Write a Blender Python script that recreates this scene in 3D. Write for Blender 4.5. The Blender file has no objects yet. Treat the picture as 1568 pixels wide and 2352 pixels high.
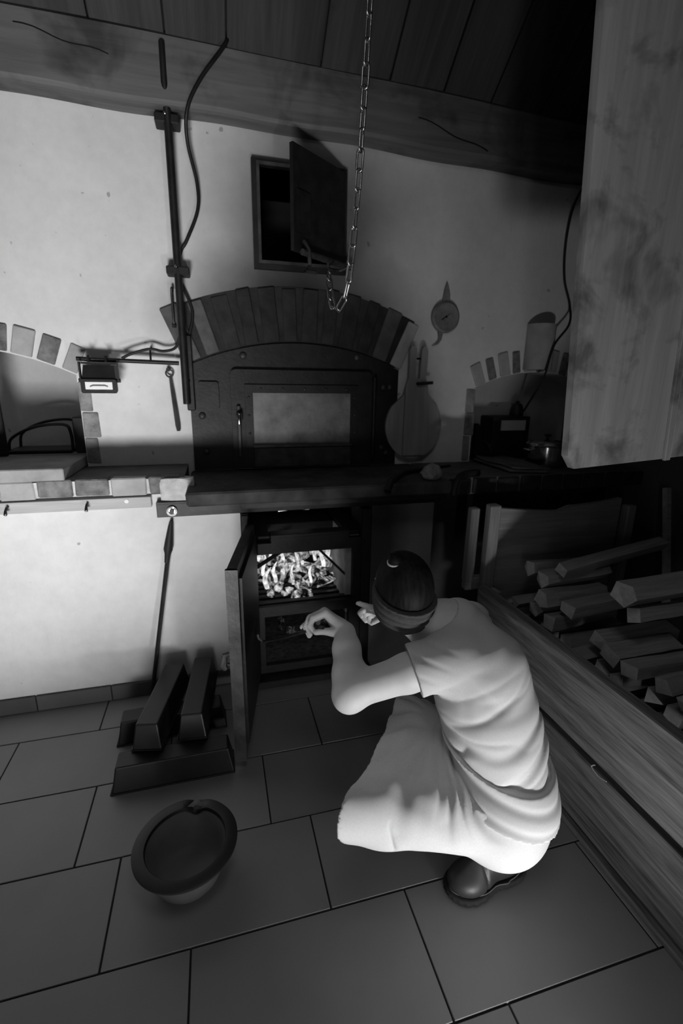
import bpy, bmesh, math, random
import numpy as np
from mathutils import Vector, Matrix, Euler
from mathutils.geometry import tessellate_polygon

random.seed(7)
rng = np.random.default_rng(5)
sc = bpy.context.scene
COL = sc.collection

# ------------------------------------------------------------------ camera
cam_d = bpy.data.cameras.new('camera')
cam_d.sensor_fit = 'VERTICAL'
cam_d.sensor_height = 36.0
cam_d.sensor_width = 24.0
cam_d.lens = 1071.3 / 2352 * 36.0
cam_d.clip_start = 0.02
cam_d.dof.use_dof = True
cam_d.dof.focus_distance = 1.33
cam_d.dof.aperture_fstop = 2.6
cam = bpy.data.objects.new('camera', cam_d)
COL.objects.link(cam)
YAW, PITCH, ROLL = .264, .2687, .0132
_f = Vector((math.sin(YAW)*math.cos(PITCH), math.cos(YAW)*math.cos(PITCH), -math.sin(PITCH)))
_r0 = Vector((math.cos(YAW), -math.sin(YAW), 0))
_u0 = _r0.cross(_f)
_r = _r0*math.cos(ROLL) + _u0*math.sin(ROLL)
_u = _u0*math.cos(ROLL) - _r0*math.sin(ROLL)
cam.matrix_world = Matrix(((_r.x, _u.x, -_f.x, 0), (_r.y, _u.y, -_f.y, 0), (_r.z, _u.z, -_f.z, 1.40), (0, 0, 0, 1)))
sc.camera = cam

# ------------------------------------------------------------------ world, lamps, exposure
world = bpy.data.worlds.new('world')
sc.world = world
world.use_nodes = True
world.node_tree.nodes['Background'].inputs[0].default_value = (1, 1, 1, 1)
world.node_tree.nodes['Background'].inputs[1].default_value = 0.010

def spot(name, loc, aim, energy, half, blend, radius):
    d = bpy.data.lights.new(name, 'SPOT')
    d.energy = energy
    d.spot_size = math.radians(2*half)
    d.spot_blend = blend
    d.shadow_soft_size = radius
    o = bpy.data.objects.new(name, d)
    COL.objects.link(o)
    o.location = loc
    o.rotation_euler = (Vector(aim)-Vector(loc)).to_track_quat('-Z', 'Y').to_euler()
    return o

def area(name, loc, aim, energy, size):
    d = bpy.data.lights.new(name, 'AREA')
    d.energy = energy
    d.size = size
    o = bpy.data.objects.new(name, d)
    COL.objects.link(o)
    o.location = loc
    o.rotation_euler = (Vector(aim)-Vector(loc)).to_track_quat('-Z', 'Y').to_euler()
    return o

# two low work lamps stand on the floor behind the camera, one weak lamp hangs under the roof
spot('work_lamp_wall', (-0.45, -0.45, 0.08), (-1.15, 2.36, 1.66), 540, 39, 1.0, 0.34)
spot('work_lamp_near', (0.62, 0.03, 0.03), (0.46, 1.20, 0.82), 50, 58, 1.0, 0.07)
tube = area('highlight_strip', (-0.20, -1.0, 0.85), (0.9, 2.1, 0.95), 2.4, 0.05)  # added strip light behind the camera, gives the pot its upright highlight
tube.data.shape = 'RECTANGLE'
tube.data.size_y = 1.2
area('roof_lamp', (0.2, 0.2, 2.7), (0.2, 0.9, 0.0), 3.4, 0.6)

sc.view_settings.view_transform = 'Standard'
sc.view_settings.look = 'None'
sc.view_settings.exposure = 0.0
sc.view_settings.gamma = 1.0
sc.view_settings.use_curve_mapping = False

# ------------------------------------------------------------------ materials
def new_mat(name):
    m = bpy.data.materials.new(name)
    m.use_nodes = True
    nt = m.node_tree
    return m, nt, nt.nodes['Principled BSDF']

def g(v):
    return (v, v, v, 1)

def ramp(nt, fac, stops):
    r = nt.nodes.new('ShaderNodeValToRGB')
    els = r.color_ramp.elements
    els[0].position, els[0].color = stops[0][0], g(stops[0][1])
    els[1].position, els[1].color = stops[-1][0], g(stops[-1][1])
    for p, v in stops[1:-1]:
        e = els.new(p)
        e.color = g(v)
    nt.links.new(fac, r.inputs[0])
    return r.outputs[0]

def coords(nt, scale=(1, 1, 1), rnd=True, loc=(0, 0, 0), rot=(0, 0, 0)):
    tc = nt.nodes.new('ShaderNodeTexCoord')
    mp = nt.nodes.new('ShaderNodeMapping')
    mp.inputs['Scale'].default_value = scale
    mp.inputs['Rotation'].default_value = rot
    src = tc.outputs['Object']
    if rnd:
        oi = nt.nodes.new('ShaderNodeObjectInfo')
        ml = nt.nodes.new('ShaderNodeMath')
        ml.operation = 'MULTIPLY'
        ml.inputs[1].default_value = 37.0
        nt.links.new(oi.outputs['Random'], ml.inputs[0])
        ad = nt.nodes.new('ShaderNodeVectorMath')
        ad.operation = 'ADD'
        nt.links.new(src, ad.inputs[0])
        nt.links.new(ml.outputs[0], ad.inputs[1])
        src = ad.outputs[0]
    nt.links.new(src, mp.inputs['Vector'])
    return mp.outputs[0]

def noise(nt, vec, scale, detail=4, rough=.55, dist=0):
    n = nt.nodes.new('ShaderNodeTexNoise')
    n.inputs['Scale'].default_value = scale
    n.inputs['Detail'].default_value = detail
    n.inputs['Roughness'].default_value = rough
    n.inputs['Distortion'].default_value = dist
    nt.links.new(vec, n.inputs['Vector'])
    return n.outputs['Fac']

def mixc(nt, fac, a, b, mode='MIX'):
    m = nt.nodes.new('ShaderNodeMix')
    m.data_type = 'RGBA'
    m.blend_type = mode
    if isinstance(fac, float):
        m.inputs[0].default_value = fac
    else:
        nt.links.new(fac, m.inputs[0])
    for s, v in ((6, a), (7, b)):
        if isinstance(v, (int, float)):
            m.inputs[s].default_value = g(v)
        else:
            nt.links.new(v, m.inputs[s])
    return m.outputs[2]

def bump(nt, bs, h, strength, dist=.01):
    b = nt.nodes.new('ShaderNodeBump')
    b.inputs['Strength'].default_value = strength
    b.inputs['Distance'].default_value = dist
    nt.links.new(h, b.inputs['Height'])
    nt.links.new(b.outputs[0], bs.inputs['Normal'])

def plain(name, lo, hi, scale=12, rough=.7, metal=0, bstr=.3, bdist=.004, detail=5, spec=.3, rnd=True):
    m, nt, bs = new_mat(name)
    v = coords(nt, rnd=rnd)
    n = noise(nt, v, scale, detail)
    nt.links.new(ramp(nt, n, ((.3, lo), (.7, hi))), bs.inputs['Base Color'])
    bs.inputs['Roughness'].default_value = rough
    bs.inputs['Metallic'].default_value = metal
    bs.inputs['Specular IOR Level'].default_value = spec
    if bstr:
        bump(nt, bs, noise(nt, v, scale*4, 4), bstr, bdist)
    return m

def wood(name, axis, lo, hi, rings=26, rough=.65, stain=0, bstr=.35):
    m, nt, bs = new_mat(name)
    s = [rings, rings, rings]
    s[axis] = rings*.06
    v = coords(nt, tuple(s))
    warp = noise(nt, v, .35, 3)
    ad = nt.nodes.new('ShaderNodeVectorMath')
    ad.operation = 'MULTIPLY_ADD'
    nt.links.new(warp, ad.inputs[0])
    ad.inputs[1].default_value = (5, 5, 5)
    nt.links.new(v, ad.inputs[2])
    n = noise(nt, ad.outputs[0], .9, 5, .6)
    fine = noise(nt, v, 4.5, 3, .6)
    grain = mixc(nt, .35, n, fine)
    col = ramp(nt, grain, ((.32, lo), (.5, (lo+hi)/2), (.66, hi)))
    if stain:
        v2 = coords(nt, (1, 1, 1))
        st = noise(nt, v2, stain, 4, .6, .4)
        k = ramp(nt, st, ((.5, 1), (.68, .42)))
        col = mixc(nt, 1.0, col, k, 'MULTIPLY')
    nt.links.new(col, bs.inputs['Base Color'])
    bs.inputs['Roughness'].default_value = rough
    bs.inputs['Specular IOR Level'].default_value = .25
    bump(nt, bs, grain, bstr, .004)
    return m

def plaster_mat(name, base, soot=None):
    """limewashed plaster; soot = list of (centre, radii) of smoke stains, on the upper wall widened to hold painted shade"""
    m, nt, bs = new_mat(name)
    v = coords(nt, rnd=False)
    n1 = noise(nt, v, 2.2, 6, .6)
    n2 = noise(nt, v, 22, 4, .6)
    col = ramp(nt, n1, ((.25, base*.82), (.75, base*1.08)))
    col = mixc(nt, .18, col, ramp(nt, n2, ((.3, base*.7), (.7, base*1.1))))
    sp = noise(nt, v, 26, 1, .4)
    col = mixc(nt, ramp(nt, sp, ((.78, 0), (.82, .6))), col, base*.25)
    tc = nt.nodes.new('ShaderNodeTexCoord')
    for c, r, strength in (soot or []):
        wob = nt.nodes.new('ShaderNodeVectorMath')
        wob.operation = 'MULTIPLY_ADD'
        nw = nt.nodes.new('ShaderNodeTexNoise')
        nw.inputs['Scale'].default_value = 3.5
        nw.inputs['Detail'].default_value = 5
        nt.links.new(tc.outputs['Object'], nw.inputs['Vector'])
        nt.links.new(nw.outputs['Color'], wob.inputs[0])
        wob.inputs[1].default_value = (.16, .16, .16)
        nt.links.new(tc.outputs['Object'], wob.inputs[2])
        sub = nt.nodes.new('ShaderNodeVectorMath')
        sub.operation = 'SUBTRACT'
        nt.links.new(wob.outputs[0], sub.inputs[0])
        sub.inputs[1].default_value = tuple(q+.08 for q in c)
        mp = nt.nodes.new('ShaderNodeVectorMath')
        mp.operation = 'MULTIPLY'
        nt.links.new(sub.outputs[0], mp.inputs[0])
        mp.inputs[1].default_value = tuple(1/q for q in r)
        ln = nt.nodes.new('ShaderNodeVectorMath')
        ln.operation = 'LENGTH'
        nt.links.new(mp.outputs[0], ln.inputs[0])
        k = ramp(nt, ln.outputs['Value'], ((.35, strength), (1.0, 0)))
        col = mixc(nt, k, col, .03)
    nt.links.new(col, bs.inputs['Base Color'])
    bs.inputs['Roughness'].default_value = .9
    bs.inputs['Specular IOR Level'].default_value = .15
    vb = coords(nt, (60, 60, 9), rnd=False, rot=(0, .9, 0))
    bump(nt, bs, mixc(nt, .5, noise(nt, vb, 1, 3), n2), .35, .006)
    return m

def emit_mat(name, nodes_fn):
    m = bpy.data.materials.new(name)
    m.use_nodes = True
    nt = m.node_tree
    nt.nodes.clear()
    out = nt.nodes.new('ShaderNodeOutputMaterial')
    nt.links.new(nodes_fn(nt), out.inputs[0])
    return m

M = {}
SOOT_SHADE = [((.42, 2.36, 1.72), (.74, .9, .36), .95), ((.50, 2.36, 2.10), (.62, .9, .62), .82)]  # smoke stains drawn larger, so the shade above the oven is painted in
M['plaster'] = plaster_mat('plaster', .66, SOOT_SHADE)
M['plaster_low'] = plaster_mat('plaster_low', .66, [((.42, 2.03, .80), (.34, .4, .55), .9), ((.86, 2.03, .62), (.26, .4, .7), .85)])
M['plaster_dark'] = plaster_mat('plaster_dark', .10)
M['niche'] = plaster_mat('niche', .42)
M['pier'] = plaster_mat('pier', .30, [((.74, 2.03, .62), (.16, .4, .7), .8)])
M['stone'] = plain('stone', .20, .34, 9, .85, bstr=.5, bdist=.006)
M['stone_sooty'] = plain('stone_sooty', .02, .075, 9, .8, bstr=.5, bdist=.008)
M['bench_top'] = plain('bench_top', .06, .13, 6, .75)
M['mortar'] = plain('mortar', .42, .60, 30, .95, bstr=.6, bdist=.006)
M['brick_pale'] = plain('brick_pale', .30, .40, 14, .9, bstr=.5, bdist=.004)
M['brick_dark'] = plain('brick_dark', .09, .22, 24, .9, bstr=.7, bdist=.006)
M['jamb_brick'] = plain('jamb_brick', .14, .34, 16, .9, bstr=.8, bdist=.008)
M['brick_soot'] = plain('brick_soot', .012, .03, 14, .85, bstr=.5, bdist=.005)
M['brick_soot_pale'] = plain('brick_soot_pale', .05, .10, 14, .85, bstr=.5, bdist=.005)
M['tile'] = plain('tile', .23, .28, 3.0, .45, bstr=.08, bdist=.002, spec=.45)
M['grout'] = plain('grout', .02, .035, 20, .95)
M['base_tile'] = plain('base_tile', .07, .11, 5, .6)
M['iron'] = plain('iron', .008, .018, 18, .5, .3, bstr=.25, bdist=.003, spec=.4)
M['iron_worn'] = plain('iron_worn', .03, .075, 14, .5, .4, bstr=.4, bdist=.003)
M['black'] = plain('black', .010, .018, 12, .6)
M['void'] = plain('void', .006, .01, 5, 1.0, bstr=0)
M['steel'] = plain('steel', .5, .62, 20, .16, 1.0, bstr=.03)
M['chain'] = plain('chain', .42, .55, 40, .28, 1.0, bstr=.1)
M['tin'] = plain('tin', .006, .014, 9, .42, .3, bstr=.1, spec=.5)
M['wood_x'] = wood('wood_x', 0, .16, .30)
M['wood_y'] = wood('wood_y', 1, .04, .27, 34)
M['wood_z'] = wood('wood_z', 2, .16, .30)
M['panel_wood'] = wood('panel_wood', 2, .28, .42, 16, stain=6.0)
M['ceil_wood'] = wood('ceil_wood', 1, .022, .05, 14)
M['beam_wood'] = wood('beam_wood', 0, .07, .15, 10, stain=3.5)
M['log_x'] = wood('log_x', 0, .20, .38, 40)
M['log_end'] = plain('log_end', .45, .60, 60, .9, bstr=.5, bdist=.003)
M['rail_wood'] = wood('rail_wood', 0, .33, .46, 30)
M['peel_wood'] = wood('peel_wood', 2, .24, .34, 22)
M['cloth_shirt'] = plain('cloth_shirt', .62, .68, 260, .95, bstr=.12, bdist=.001, spec=.1)
M['cloth_skirt'] = plain('cloth_skirt', .60, .66, 220, .95, bstr=.12, bdist=.001, spec=.1)
M['skin'] = plain('skin', .68, .74, 30, .5, bstr=.06, bdist=.001)
M['bandana'] = plain('bandana', .06, .085, 90, .95, bstr=.2, bdist=.002)
M['shoe'] = plain('shoe', .022, .04, 14, .48, bstr=.15, bdist=.002, spec=.5)
M['sole'] = plain('sole', .012, .02, 30, .8)
M['seam'] = plain('seam', .10, .14, 60, .8)
M['glaze_dark'] = plain('glaze_dark', .007, .012, 8, .5, bstr=.05, spec=.5)
M['glaze_mid'] = plain('glaze_mid', .17, .24, 8, .5, bstr=.05, spec=.3)
M['glaze_pale'] = plain('glaze_pale', .07, .11, 8, .40, bstr=.08, spec=.4)
M['card'] = plain('card', .45, .55, 8, .8)
M['paper'] = plain('paper', .10, .16, 8, .8)
M['dial_case'] = plain('dial_case', .13, .22, 30, .6)
M['dial_face'] = plain('dial_face', .22, .30, 10, .5, bstr=.05)
M['white'] = plain('white', .75, .82, 10, .5, bstr=.05)
M['ash'] = plain('ash', .05, .16, 40, 1.0, bstr=.8, bdist=.01)
M['firebrick'] = plain('firebrick', .22, .42, 10, .95, bstr=.5, bdist=.006)

def _hair():
    m, nt, bs = new_mat('hair')
    v = coords(nt, (90, 90, 14), rnd=False)
    n = noise(nt, v, 1, 4)
    nt.links.new(ramp(nt, n, ((.3, .004), (.7, .014))), bs.inputs['Base Color'])
    bs.inputs['Roughness'].default_value = .6
    bs.inputs['Specular IOR Level'].default_value = .15
    bump(nt, bs, n, .4, .003)
    return m
M['hair'] = _hair()

def _glass():
    m, nt, bs = new_mat('oven_glass')
    v = coords(nt, rnd=False)
    n = noise(nt, v, 9, 6, .65)
    col = ramp(nt, n, ((.3, .07), (.75, .24)))
    nt.links.new(col, bs.inputs['Base Color'])
    bs.inputs['Roughness'].default_value = .34
    bs.inputs['Specular IOR Level'].default_value = .6
    return m
M['oven_glass'] = _glass()

def _flame(nt):
    v = coords(nt, (1, 1, 1))
    n = noise(nt, v, 18, 3, .6, 1.2)
    e = nt.nodes.new('ShaderNodeEmission')
    nt.links.new(ramp(nt, n, ((.36, .25), (.62, 1.0))), e.inputs[0])
    e.inputs[1].default_value = 1.1
    return e.outputs[0]
M['flame'] = emit_mat('flame', _flame)

def _ember():
    m, nt, bs = new_mat('ember')
    v = coords(nt, rnd=True)
    n = noise(nt, v, 26, 5, .65, .8)
    nt.links.new(ramp(nt, n, ((.4, .02), (.6, .3))), bs.inputs['Base Color'])
    bs.inputs['Emission Color'].default_value = (1, 1, 1, 1)
    nt.links.new(ramp(nt, n, ((.46, 0), (.58, .35), (.70, 1.0))), bs.inputs['Emission Strength'])
    bs.inputs['Roughness'].default_value = 1
    return m
M['ember'] = _ember()

def _ember_low():
    m, nt, bs = new_mat('ember_low')
    v = coords(nt, rnd=True)
    n = noise(nt, v, 22, 5, .65, .8)
    nt.links.new(ramp(nt, n, ((.4, .02), (.7, .1))), bs.inputs['Base Color'])
    bs.inputs['Emission Color'].default_value = (1, 1, 1, 1)
    nt.links.new(ramp(nt, n, ((.52, 0), (.75, .10))), bs.inputs['Emission Strength'])
    bs.inputs['Roughness'].default_value = 1
    return m
M['ember_low'] = _ember_low()

# ------------------------------------------------------------------ mesh helpers
ORG = {}

class MB:
    def __init__(self):
        self.v = []
        self.f = []
    def add(self, verts, faces):
        o = len(self.v)
        self.v += [tuple(p) for p in verts]
        self.f += [tuple(i+o for i in fc) for fc in faces]
        return self
    def box(self, c, s, rot=(0, 0, 0), bev=0.0, jit=0.0):
        bm = bmesh.new()
        bmesh.ops.create_cube(bm, size=1)
        for v in bm.verts:
            v.co = Vector((v.co.x*s[0], v.co.y*s[1], v.co.z*s[2]))
            if jit:
                v.co += Vector((random.uniform(-jit, jit), random.uniform(-jit, jit), random.uniform(-jit, jit)))
        if bev:
            bmesh.ops.bevel(bm, geom=bm.edges[:], offset=bev, segments=1, affect='EDGES', profile=.5)
        R = Euler(rot).to_matrix()
        for v in bm.verts:
            v.co = R @ v.co + Vector(c)
        self.bm(bm)
        return self
    def box2(self, lo, hi, bev=0.0, jit=0.0):
        return self.box([(a+b)/2 for a, b in zip(lo, hi)], [b-a for a, b in zip(lo, hi)], bev=bev, jit=jit)
    def bm(self, bm):
        bm.verts.index_update()
        self.add([v.co[:] for v in bm.verts], [[v.index for v in f.verts] for f in bm.faces])
        bm.free()
    def tube(self, pts, r, n=8, caps=True):
        pts = [Vector(p) for p in pts]
        rs = r if isinstance(r, (list, tuple)) else [r]*len(pts)
        up = None
        rings = []
        for i, p in enumerate(pts):
            d = (pts[min(i+1, len(pts)-1)] - pts[max(i-1, 0)]).normalized()
            if up is None:
                up = d.orthogonal().normalized()
            up = (up - d*up.dot(d))
            up = up.normalized() if up.length > 1e-5 else d.orthogonal().normalized()
            w = d.cross(up)
            rings.append([p + (up*math.cos(2*math.pi*k/n) + w*math.sin(2*math.pi*k/n))*rs[i] for k in range(n)])
        vs = [q for rg in rings for q in rg]
        fs = [(i*n+k, i*n+(k+1) % n, (i+1)*n+(k+1) % n, (i+1)*n+k) for i in range(len(pts)-1) for k in range(n)]
        if caps:
            fs.append(tuple(range(n))[::-1])
            fs.append(tuple((len(pts)-1)*n+k for k in range(n)))
        return self.add(vs, fs)
    def ring(self, c, R, r, rot=(0, 0, 0), n=20, m=8, arc=(0, 2*math.pi)):
        E_ = Euler(rot).to_matrix()
        full = abs(arc[1]-arc[0]-2*math.pi) < 1e-6
        k = n if full else n+1
        pts = [E_ @ Vector((R*math.cos(arc[0]+(arc[1]-arc[0])*i/n), R*math.sin(arc[0]+(arc[1]-arc[0])*i/n), 0)) + Vector(c) for i in range(k)]
        if full:
            pts.append(pts[0])
        return self.tube(pts, r, m, caps=not full)
    def lathe(self, prof, c=(0, 0, 0), n=40, rot=(0, 0, 0), fn=None, caps=True):
        E_ = Euler(rot).to_matrix()
        vs, fs = [], []
        for (r, z) in prof:
            for k in range(n):
                a = 2*math.pi*k/n
                p = Vector((r*math.cos(a), r*math.sin(a), z))
                if fn:
                    p = fn(p, a)
                vs.append(E_ @ p + Vector(c))
        for i in range(len(prof)-1):
            for k in range(n):
                fs.append((i*n+k, i*n+(k+1) % n, (i+1)*n+(k+1) % n, (i+1)*n+k))
        if caps and prof[0][0] > 1e-6:
            fs.append(tuple(range(n))[::-1])
        if caps and prof[-1][0] > 1e-6:
            fs.append(tuple((len(prof)-1)*n+k for k in range(n)))
        return self.add(vs, fs)
    def prism(self, poly, y0, y1, holes=()):
        """polygon in the XZ plane extruded along Y from y0 (front) to y1"""
        loops = [list(poly)] + [list(h) for h in holes]
        flat = [p for l in loops for p in l]
        tris = tessellate_polygon([[Vector((p[0], p[1], 0)) for p in l] for l in loops])
        n = len(flat)
        vs = [(x, y0, z) for x, z in flat] + [(x, y1, z) for x, z in flat]
        fs = []
        for t in tris:
            a, b, c = (Vector((*flat[i], 0)) for i in t)
            t = list(t)
            if (b-a).cross(c-a).z < 0:
                t.reverse()
            fs.append(tuple(t))
            fs.append(tuple(i+n for i in reversed(t)))
        o = 0
        for li, l in enumerate(loops):
            m = len(l)
            area_ = sum(l[i][0]*l[(i+1) % m][1]-l[(i+1) % m][0]*l[i][1] for i in range(m))
            flip = (area_ < 0) != (li > 0)
            for i in range(m):
                j = (i+1) % m
                q = (o+i, o+i+n, o+j+n, o+j)
                if li > 0:
                    q = q if area_ < 0 else q[::-1]
                else:
                    q = q if area_ > 0 else q[::-1]
                fs.append(q)
            o += m
        return self.add(vs, fs)
    def build(self, name, mat, parent=None, smooth=False, sub=0, fix=False):
        off = Vector(ORG.get(parent.name, (0, 0, 0))) if parent else Vector((0, 0, 0))
        me = bpy.data.meshes.new(name)
        me.from_pydata([tuple(Vector(p)-off) for p in self.v], [], self.f)
        if fix:
            bm = bmesh.new()
            bm.from_mesh(me)
            bmesh.ops.recalc_face_normals(bm, faces=bm.faces[:])
            bm.to_mesh(me)
            bm.free()
        me.materials.append(M[mat] if isinstance(mat, str) else mat)
        if smooth:
            me.polygons.foreach_set('use_smooth', [True]*len(me.polygons))
            if smooth == 'auto':
                try:
                    me.set_sharp_from_angle(angle=math.radians(38))
                except Exception:
                    pass
        me.update()
        o = bpy.data.objects.new(name, me)
        COL.objects.link(o)
        if parent:
            o.parent = parent
            ORG[o.name] = tuple(off)
        if sub:
            md = o.modifiers.new('sub', 'SUBSURF')
            md.levels = md.render_levels = sub
        return o

def thing(name, label, cat, loc=(0, 0, 0), group=None):
    o = bpy.data.objects.new(name, None)
    COL.objects.link(o)
    o.location = loc
    o.empty_display_size = .05
    o['label'] = label
    o['category'] = cat
    if group:
        o['group'] = group
    ORG[o.name] = tuple(loc)
    return o

def tag(o, label, cat, group=None):
    o['label'] = label
    o['category'] = cat
    if group:
        o['group'] = group
    return o

def struct(o):
    o['kind'] = 'structure'
    return o

def inst(src, name, loc, rot=(0, 0, 0), parent=None):
    o = src.copy()
    o.name = name
    COL.objects.link(o)
    o.location = loc
    o.rotation_euler = rot
    if parent:
        o.parent = parent
    return o

YU, YL = 2.36, 2.03          # upper wall face, front of the lower wall (bench)

# ------------------------------------------------------------------ floor
fl = struct(MB().box2((-2.4, -1.2, -.05), (2.1, 2.75, -.004)).build('floor', 'grout'))
proto = {}
rows = []
for r in range(-6, 7):
    y0 = .620 + .3015*r
    rows.append((r, y0))
# joint positions measured row by row (row 1 starts at y = .92)
joint = {-1: .590, 0: .450, 1: .235, 2: .105, 3: .344, 4: .05}
for r, y0 in rows:
    y1 = y0 + .3015
    if y1 > 2.04:
        y1 = 2.04
    if y1 - y0 < .05:
        continue
    j = joint.get(r, (.17*r) % .585)
    x = j - .585*5
    while x < 1.7:
        a, b = max(x, -2.3), min(x+.585, 1.9)
        if b - a > .05:
            key = (round(b-a, 3), round(y1-y0, 3))
            if key not in proto:
                w, d = (b-a)-.005, (y1-y0)-.005
                mb = MB().box((0, 0, -.006), (w, d, .012), bev=.0012)
                proto[key] = mb.build('floor_tile', 'tile', fl)
                proto[key].location = ((a+b)/2, (y0+y1)/2, 0)
            else:
                inst(proto[key], 'floor_tile', ((a+b)/2, (y0+y1)/2, random.uniform(-.0006, .0006)), parent=fl)
        x += .585

# ------------------------------------------------------------------ upper wall with two arched niches and the flue hole
def arc_pts(cx, cz, R, a0, a1, n=18):
    return [(cx+R*math.sin(a0+(a1-a0)*i/n), cz+R*math.cos(a0+(a1-a0)*i/n)) for i in range(n+1)]

LN = dict(x0=-1.525, x1=-.575, c=(-1.05, .43), R=1.10)
RN = dict(x0=1.385, x1=2.15, c=(1.77, .575), R=.90)
ZT = .985
poly = [(-2.4, ZT-.08), (LN['x0'], ZT-.08)]
a = math.asin((LN['x1']-LN['c'][0])/LN['R'])
poly += arc_pts(*LN['c'], LN['R'], -a, a)
poly += [(LN['x1'], ZT-.08), (RN['x0'], ZT-.08)]
a = math.asin((RN['c'][0]-RN['x0'])/RN['R'])
poly += arc_pts(*RN['c'], RN['R'], -a, a)
poly += [(RN['x1'], ZT-.08), (2.3, ZT-.08), (2.3, 2.72), (-2.4, 2.72)]
hole = [(.245, 1.93), (.60, 1.93), (.60, 2.30), (.245, 2.30)]
oven_hole = [(-.02, 1.03), (.86, 1.03), (.86, 1.44), (-.02, 1.44)]
wall = struct(MB().prism(poly, YU, YU+.42, [hole, oven_hole]).build('wall_back', 'plaster'))
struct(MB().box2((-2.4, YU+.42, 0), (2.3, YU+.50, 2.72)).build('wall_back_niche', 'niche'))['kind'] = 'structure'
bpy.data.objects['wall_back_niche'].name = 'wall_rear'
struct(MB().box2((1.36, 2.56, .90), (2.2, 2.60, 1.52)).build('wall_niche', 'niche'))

# arch bricks: parts of the back wall
def arch_bricks(c, R, ln, spec, depth=.012):
    """spec: list of (x of the brick's middle on the intrados, width, material)"""
    for x, w, m in spec:
        an = math.asin((x-c[0])/R)
        l = ln*random.uniform(.96, 1.04)
        mb = MB()
        mb.box((0, 0, 0), (w, .05, l), bev=.004, jit=.0025)
        o = mb.build('brick', m, wall)
        rr = R + l/2 + .004
        o.location = (c[0]+rr*math.sin(an), YU-depth+.025+random.uniform(-.003, .003), c[1]+rr*math.cos(an))
        o.rotation_euler = (0, an, 0)

left = []
xs = -.600
k = 0
while xs > -1.5:
    w = (.062, .070, .078, .066)[k % 4]
    left.append((xs, w, ('brick_pale', 'brick_dark')[k % 2]))
    xs -= .087
    k += 1
arch_bricks(LN['c'], LN['R'], .115, left)
right = []
xs = 1.415
k = 0
while xs < 2.02:
    right.append((xs, (.060, .046)[k % 2], ('brick_pale', 'brick_dark')[k % 2]))
    xs += .073
    k += 1
arch_bricks(RN['c'], RN['R'], .118, right)
OC, OR = (.41, .345), 1.243
mid = []
k = 0
xs = -.075
while xs < .93:
    edge = min(abs(xs+.09), abs(xs-.93))
    m = 'brick_soot'
    if edge < .15:
        m = 'brick_soot_pale'
    if edge < .06:
        m = 'brick_pale' if xs > .5 else 'brick_soot_pale'
    mid.append((xs, .062 if k % 2 else .076, m))
    xs += .0895
    k += 1
arch_bricks(OC, OR, .238, mid)
aa = math.asin(.50/OR)
band = arc_pts(*OC, OR-.002, -aa, aa, 26)+arc_pts(*OC, OR+.243, aa, -aa, 26)
MB().prism(band[::-1], YU-.004, YU+.01).build('arch_mortar', 'brick_soot', wall)

# jambs of the niches: worn brick piers showing through the plaster
for (x0, x1, z0, z1) in ((-.572, -.515, 1.03, 1.41), (1.335, 1.383, .99, 1.38)):
    z = z0
    while z < z1-.03:
        h = random.uniform(.10, .15)
        MB().box2((x0+random.uniform(-.002, .002), YU-.007, z), (x1+random.uniform(-.012, .012), YU+.03, min(z+h, z1)), bev=.004, jit=.002).build('brick', 'jamb_brick', wall)
        z += h+.0025

# ------------------------------------------------------------------ lower wall / bench
lower = MB()
lower.box2((-2.4, YL, 0), (.085, YU+.02, .945))
lower.box2((.085, YL, .845), (.70, YU+.02, .90))
lower.box2((.085, YU+.30, 0), (.70, YU+.36, .90))
lw = struct(lower.build('wall_front', 'plaster_low'))
MB().box2((.70, YL, 0), (1.02, YU+.02, .90)).build('sooty_pier', 'pier', lw)
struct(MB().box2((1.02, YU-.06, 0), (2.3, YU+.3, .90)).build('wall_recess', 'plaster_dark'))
# bench tops
struct(MB().box2((-2.4, YL+.004, .945), (-.135, YU+.41, 1.016)).build('trim_1', 'bench_top'))
tag(MB().box2((-.125, 1.86, .925), (1.02, YU-.001, .983), bev=.008, jit=.003).build('oven_sill_slab', 'stone_sooty'),
    'sooty grey stone slab under the glazed oven door', 'slab')
struct(MB().box2((1.025, 1.93, .90), (2.15, YU+.41, .982), bev=.006).build('trim_2', 'bench_top'))
# brick course along the bench edge (parts of the lower wall)
x = -.155
k = 0
tones = ('brick_dark', 'brick_pale', 'brick_dark', 'brick_dark', 'brick_pale', 'brick_dark', 'brick_pale', 'brick_pale')
while x > -2.0:
    w = random.uniform(.118, .136)
    m = tones[k % len(tones)]
    low = .952 if m == 'brick_dark' else .943
    MB().box2((x-w, YL-.014, low), (x, YL+.05, 1.019), bev=.005, jit=.002).build('brick', m, lw)
    x -= w+.010
    k += 1
MB().box2((-2.1, YL-.006, .950), (-.14, YL+.03, 1.012)).build('mortar_bed', 'mortar', lw)
bm = bmesh.new()
bmesh.ops.create_icosphere(bm, subdivisions=3, radius=1)
for v in bm.verts:
    n_ = math.sin(v.co.x*5)*math.cos(v.co.z*6+v.co.y*4)*.08
    c = v.co*(1+n_)
    v.co = Vector((-.165+max(-.068, min(.068, c.x*.10)), YL-.004+max(-.03, min(.03, c.y*.04)), .962+max(-.055, min(.052, c.z*.075))))
mb = MB(); mb.bm(bm)
mb.build('mortar_lump', 'mortar', lw, smooth='auto')
# bricks on the front of the right-hand bench
x = 1.04
while x < 2.05:
    w = random.uniform(.10, .13)
    MB().box2((x, 1.916, .905), (x+w, 1.96, .978), bev=.005, jit=.002).build('brick', 'brick_soot', lw)
    x += w+.012

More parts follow.
